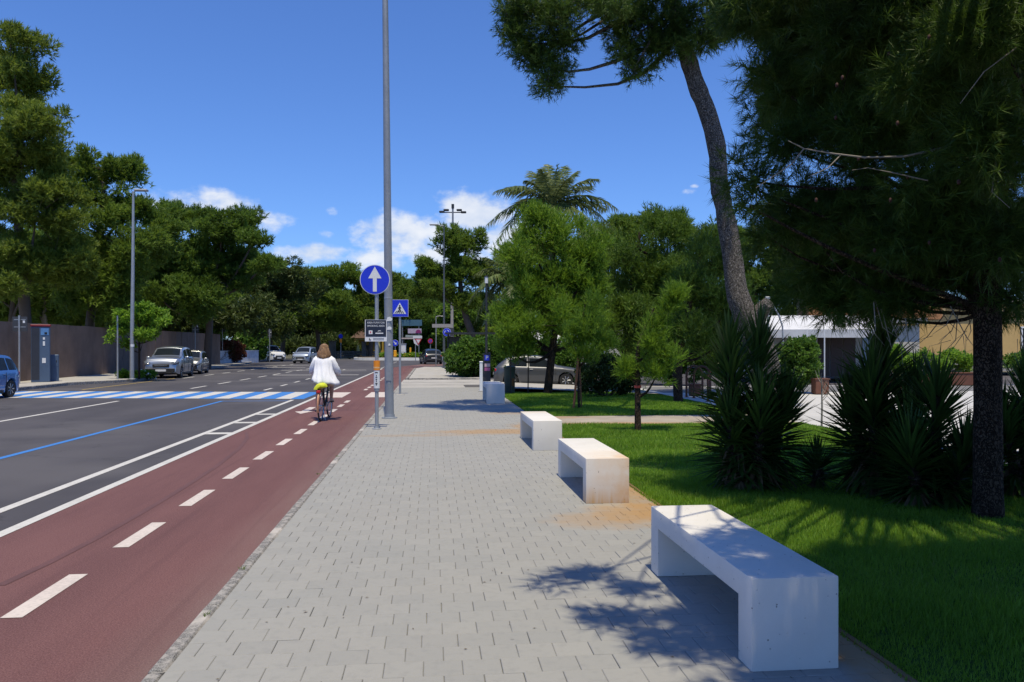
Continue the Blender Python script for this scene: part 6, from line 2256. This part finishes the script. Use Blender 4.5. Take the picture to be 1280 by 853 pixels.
sd.f += [tuple(range(7, -1, -1)), tuple(40 + j for j in range(8))]
sd.build('saddle', M_SADDLE, bk, 60)
rk = MB()
for s in (-1, 1):
    rk.tube([(s * .06, -.22, .70), (s * .06, .26, .72)], .007, 6)
    rk.tube([(s * .06, -.1, .70), (s * .05, .0, WR)], .006, 6)
for y_ in (-.22, -.1, .02, .14):
    rk.tube([(-.06, y_, .70), (.06, y_, .70)], .006, 6)
rk.build('rear_rack', M_FRAME, bk)
bgm = MB()
for i, (y_, hw, h_) in enumerate(((-.24, .05, .03), (-.22, .115, .05), (-.14, .145, .065), (-.02, .145, .065), (.07, .115, .055), (.09, .06, .03))):
    for j in range(12):
        a = 2 * math.pi * j / 12
        bgm.v.append((hw * math.cos(a) + .01, y_, .795 + h_ * math.sin(a) - .05 * abs(math.cos(a)) ** 3 + .03 * math.cos(a)))
for i in range(5):
    for j in range(12):
        bgm.f.append((i * 12 + j, i * 12 + (j + 1) % 12, i * 12 + 12 + (j + 1) % 12, i * 12 + 12 + j))
bgm.f += [tuple(range(11, -1, -1)), tuple(60 + j for j in range(12))]
bgm.build('yellow_bag', M_HIVIS, bk, 60)
mg = MB()
mp = [(0, .0 + .365 * math.cos(a), WR + .365 * math.sin(a)) for a in np.linspace(rad(60), rad(200), 12)]
mg.tube(mp, .026, 6)
mg.build('mudguard', plain('dull_orange_mudguard', (.45, .22, .12), .5), bk, 50)
MB().box((0, -.27, .67), (.09, .04, .06), bev=.012).build('rear_reflector', M_TAIL, bk)
ch = MB().lathe([(.09, -.004), (.09, .004)], (.05, .46, .30), 18, 'x')
ch.build('chainring', M_SPOKE, bk)
for s, dz, dy in ((1, .1, .13), (-1, -.1, -.13)):
    MB().tube([(s * .06, .46, .30), (s * .09, .46 + dy, .30 + dz)], .011, 8).build('crank', M_SPOKE, bk)
    MB().box((s * .14, .46 + dy, .30 + dz), (.10, .08, .022)).build('pedal', M_FRAME, bk)
MB().tube([(.03, .1, .28), (.1, .02, .02)], .007, 6).build('kickstand', M_SPOKE, bk)

M_SKIN = plain('skin', (.46, .27, .19), .55, 0, .06, 8)
M_HAIR = plain('light_brown_hair', (.27, .155, .075), .55, 0, .45, 22)
M_BLOUSE = plain('white_blouse_cloth', (.75, .76, .80), .85, 0, .05, 6)
M_SKIRT = plain('beige_shorts_cloth', (.48, .42, .31), .9, 0, .08, 6)
M_SHOE = plain('pale_canvas_shoe', (.50, .40, .30), .8)
pr = thing('person', 'cyclist in loose white blouse and beige shorts riding away, long hair', 'person', (HX, HY, ROAD + .006), BRZ)
pel = (0, .27, .985)
J = dict(pel=pel, waist=(0, .30, 1.12), chest=(0, .36, 1.32), neck0=(0, .38, 1.44), neck1=(0, .40, 1.52), head=(0, .42, 1.60), crown=(0, .425, 1.69))
verts, edges, rads = [], [], []


def sv(p, r_):
    verts.append(p)
    rads.append(r_ if isinstance(r_, tuple) else (r_, r_))
    return len(verts) - 1


i_p = sv(pel, (.145, .115))
i_w = sv(J['waist'], (.115, .095))
i_c = sv(J['chest'], (.14, .105))
i_n0 = sv(J['neck0'], (.06, .058))
i_n1 = sv(J['neck1'], (.05, .05))
i_h = sv((0, .415, 1.585), (.078, .088))
i_h2 = sv((0, .42, 1.65), (.074, .086))
i_h3 = sv((0, .425, 1.695), (.045, .055))
edges += [(i_p, i_w), (i_w, i_c), (i_c, i_n0), (i_n0, i_n1), (i_n1, i_h), (i_h, i_h2), (i_h2, i_h3)]
hands = {}
for s in (-1, 1):
    sh = sv((s * .165, .37, 1.375), .058)
    el = sv((s * .265, .42, 1.17), .04)
    fo = sv((s * .275, .56, 1.075), .033)
    wr = sv((s * .29, .615, 1.055), .027)
    hd = sv((s * .286, .665, 1.045), (.036, .02))
    hd2 = sv((s * .285, .70, 1.035), (.034, .018))
    edges += [(i_c, sh), (sh, el), (el, fo), (fo, wr), (wr, hd), (hd, hd2)]
    for q in range(4):
        off = (-.027 + q * .018)
        a1 = sv((s * .285 + off * .35, .715 + .004 * q, 1.04 - .0 * q), .0085)
        a2 = sv((s * .285 + off, .725, 1.012), .008)
        a3 = sv((s * .285 + off, .70, 1.000 + .003 * q), .007)
        edges += [(hd2, a1), (a1, a2), (a2, a3)]
    t1_ = sv((s * .25, .665, 1.035), .010)
    t2_ = sv((s * .243, .69, 1.012), .0085)
    edges += [(hd, t1_), (t1_, t2_)]
    hip = sv((s * .095, .30, .95), .095)
    dz, dy = (.1, .13) if s > 0 else (-.1, -.13)
    foot = Vector((s * .135, .46 + dy - .03, .30 + dz + .085))
    hipv = Vector((s * .095, .30, .95))
    kn = (hipv + foot) / 2 + Vector((s * .02, .19 if s > 0 else .12, .05 if s > 0 else .03))
    k1 = sv(tuple(hipv.lerp(kn, .55)), .078)
    k2 = sv(tuple(kn), .056)
    k3 = sv(tuple(kn.lerp(foot, .4) + Vector((0, -.025, 0))), .053)
    k4 = sv(tuple(foot), .034)
    k5 = sv(tuple(foot + Vector((0, .06, -.055))), .034)
    k6 = sv(tuple(foot + Vector((0, .14, -.062))), .028)
    edges += [(i_p, hip), (hip, k1), (k1, k2), (k2, k3), (k3, k4), (k4, k5), (k5, k6)]
    fm = MB()
    sec2 = [(-.075, .026, .035, -.045), (-.05, .034, .048, -.045), (.02, .040, .042, -.052), (.10, .044, .032, -.062), (.16, .036, .024, -.066), (.185, .015, .012, -.066)]
    for (y_, hw, hh, zc_) in sec2:
        for j in range(10):
            a = 2 * math.pi * j / 10
            fm.v.append((foot.x + hw * math.cos(a), foot.y + y_, foot.z + zc_ + hh * math.sin(a) * (1 if math.sin(a) > 0 else .55)))
    for i in range(len(sec2) - 1):
        for j in range(10):
            fm.f.append((i * 10 + j, i * 10 + (j + 1) % 10, i * 10 + 10 + (j + 1) % 10, i * 10 + 10 + j))
    fm.f += [tuple(range(9, -1, -1)), tuple((len(sec2) - 1) * 10 + j for j in range(10))]
    fm.build('shoe', M_SHOE, pr, 60)
    hands[s] = (hipv, kn, foot)
me = bpy.data.meshes.new('body')
me.from_pydata(verts, edges, [])
body = link('body', me, pr, M_SKIN)
md = body.modifiers.new('skin', 'SKIN')
sk = me.skin_vertices[0].data
for i, r_ in enumerate(rads):
    sk[i].radius = r_
    sk[i].use_root = (i == 0)
md.use_smooth_shade = True
sb = body.modifiers.new('subdivision', 'SUBSURF')
sb.levels = 1
sb.render_levels = 2
# face
fc = MB().ball((0, .508, 1.605), (.013, .02, .017), 8, 6)
fc.build('nose', M_SKIN, pr, 60)
for s in (-1, 1):
    MB().ball((s * .03, .495, 1.63), (.012, .008, .008), 8, 6).build('eye', M_SBLACK, pr, 60)
    MB().ball((s * .08, .42, 1.615), (.012, .02, .03), 8, 6).build('ear', M_SKIN, pr, 60)
MB().ball((0, .496, 1.57), (.024, .008, .007), 8, 6).build('mouth', plain('lips', (.35, .1, .09), .5), pr, 60)


def loft(rings, close=True):
    mb_ = MB()
    n_ = len(rings[0])
    for r_ in rings:
        mb_.v += [tuple(p) for p in r_]
    for i in range(len(rings) - 1):
        for j in range(n_):
            mb_.f.append((i * n_ + j, i * n_ + (j + 1) % n_, (i + 1) * n_ + (j + 1) % n_, (i + 1) * n_ + j))
    if close:
        mb_.f.append(tuple(range(n_ - 1, -1, -1)))
        mb_.f.append(tuple((len(rings) - 1) * n_ + j for j in range(n_)))
    return mb_


# hair: cap of strands falling over the shoulders
rr = random.Random(5)
hr = MB()
hr.ball((0, .412, 1.645), (.098, .108, .095), 16, 10)
rings = []
for z_, rx_, ry_, yc in ((1.66, .098, .10, .405), (1.58, .104, .095, .385), (1.52, .106, .085, .36), (1.46, .112, .075, .335), (1.42, .10, .06, .318), (1.395, .07, .04, .31)):
    rings.append([(rx_ * math.cos(a) * (1 + .05 * math.sin(7 * a)), yc + ry_ * math.sin(a) - .02, z_ + .012 * math.sin(5 * a)) for a in np.linspace(0, 2 * math.pi, 24, endpoint=False)])
hl_ = loft(rings)
hr.add(hl_.v, hl_.f)
for k in range(70):
    a = rr.uniform(math.pi * .95, 2.05 * math.pi)
    x0, y0 = .095 * math.cos(a), .40 + .10 * math.sin(a)
    x1 = x0 * rr.uniform(1.05, 1.55) + rr.uniform(-.015, .015)
    hr.tube([(x0 * .8, y0 + .01, 1.70), (x0 * 1.06, y0 - .01, 1.60), (x1, y0 - .045, 1.50), (x1 * 1.05 + rr.uniform(-.03, .03), y0 - .05, 1.41 + rr.uniform(-.05, .06))], [.012, .013, .011, .003], 5)
hr.build('hair', M_HAIR, pr, 70)

# loose blouse: fluted hem that lifts to the right in the wind
rings = []
N = 72
for z_, rx_, ry_, yc, fl in ((1.455, .075, .07, .385, 0), (1.44, .11, .085, .38, .01), (1.405, .175, .105, .37, .015), (1.34, .195, .125, .355, .03), (1.28, .198, .132, .345, .045), (1.22, .20, .14, .335, .055), (1.14, .205, .155, .31, .065), (1.07, .21, .165, .29, .075), (1.0, .22, .175, .27, .09), (.94, .228, .18, .255, .11), (.885, .235, .185, .245, .13), (.84, .232, .18, .245, .15)):
    ring = []
    for i in range(N):
        a = 2 * math.pi * i / N
        m_ = 1 + fl * (.6 * math.sin(5 * a + z_ * 7) + .6 * math.sin(11 * a + 1.3 + z_ * 9) + .35 * math.sin(17 * a - z_ * 14))
        x_ = rx_ * math.cos(a) * m_
        y_ = yc + ry_ * math.sin(a) * m_
        low = max(0, (1.15 - z_) / .25)
        lift = 0
        if math.cos(a) > .2:
            x_ += low ** 1.5 * .13 * (math.cos(a) - .2)
            lift = low * -.02
        if math.cos(a) < -.3 and z_ < 1:
            lift = .06 * low * (-math.cos(a) - .3)
        ring.append((x_, y_ - low * .02, z_ + lift + .012 * fl * 8 * math.sin(4 * a)))
    rings.append(ring)
bl = loft(rings, False)
for s in (-1, 1):
    rs_ = []
    path = [(s * .12, .37, 1.40), (s * .18, .375, 1.345), (s * .24, .40, 1.23), (s * .272, .43, 1.15), (s * .285, .52, 1.10), (s * .285, .585, 1.075)]
    rad_ = [.07, .075, .068, .07, .066, .06]
    for i, p_ in enumerate(path):
        a_, b_ = path[max(0, i - 1)], path[min(len(path) - 1, i + 1)]
        d_, s_, t_ = frame_of(a_, b_)
        rs_.append([tuple(Vector(p_) + (s_ * math.cos(q) + t_ * math.sin(q)) * rad_[i] * (1 + .14 * math.sin(4 * q + i * 1.7)) + Vector((0, 0, -.02 * (1 if math.sin(q) < 0 else 0)))) for q in np.linspace(0, 2 * math.pi, 16, endpoint=False)])
    sl = loft(rs_, False)
    bl.add(sl.v, sl.f)
o = bl.build('blouse', M_BLOUSE, pr, 80)
sm = o.modifiers.new('cloth_thickness', 'SOLIDIFY')
sm.thickness = .004
# shorts
st = MB()
rings = [[(.165 * k_ * math.cos(a), .285 + .15 * k_ * math.sin(a), z_) for a in np.linspace(0, 2 * math.pi, 24, endpoint=False)] for z_, k_ in ((1.08, .82), (1.0, .98), (.93, 1.06), (.88, 1.0))]
l_ = loft(rings, True)
st.add(l_.v, l_.f)
for s in (-1, 1):
    hipv, kn, foot = hands[s]
    st.tube([tuple(hipv + Vector((0, -.01, -.0))), tuple(hipv.lerp(kn, .35)), tuple(hipv.lerp(kn, .62))], [.115, .11, .105], 14)
st.build('shorts', M_SKIRT, pr, 70)

# ------------------------------------------------------------------ small litter of the place: weeds in joints, fallen leaves
rr = random.Random(14)
M_WEED = leafmat('joint_weeds', (.04, .07, .012), (.07, .11, .02), (.11, .15, .03), .3, 2)
mb = MB()
for (px, py) in ((303, 711), (422, 571), (256, 770), (398, 593)):
    c = G(px, py, 0)
    for k in range(14):
        a = rr.uniform(0, 6.28)
        l_ = rr.uniform(.012, .03)
        x, y = c.x + rr.uniform(-.02, .02), c.y + rr.uniform(-.03, .03)
        mb.add([(x - .003, y, 0), (x + .003, y, 0), (x + l_ * math.cos(a), y + l_ * math.sin(a), rr.uniform(.008, .025))], [(0, 1, 2)])
tag(mb.build('weeds', M_WEED), 'tiny weeds growing along the granite kerb joint', 'weeds', kind='stuff')
mb = MB()
for k in range(150):
    y = 3 + 16 * rr.random() ** 1.5
    x = rr.uniform(-1.2, 2.2)
    a = rr.uniform(0, 6.28)
    s_ = rr.uniform(.006, .016)
    mb.add([(x + s_ * math.cos(a), y + s_ * math.sin(a), .004), (x - s_ * .4 * math.sin(a), y + s_ * .4 * math.cos(a), .006), (x - s_ * math.cos(a), y - s_ * math.sin(a), .004), (x + s_ * .4 * math.sin(a), y - s_ * .4 * math.cos(a), .005)], [(0, 1, 2, 3)])
tag(mb.build('leaf_litter', plain('dry_leaf_litter', (.12, .09, .055), .9)), 'specks of dry leaf litter scattered over the pavers', 'litter', kind='stuff')
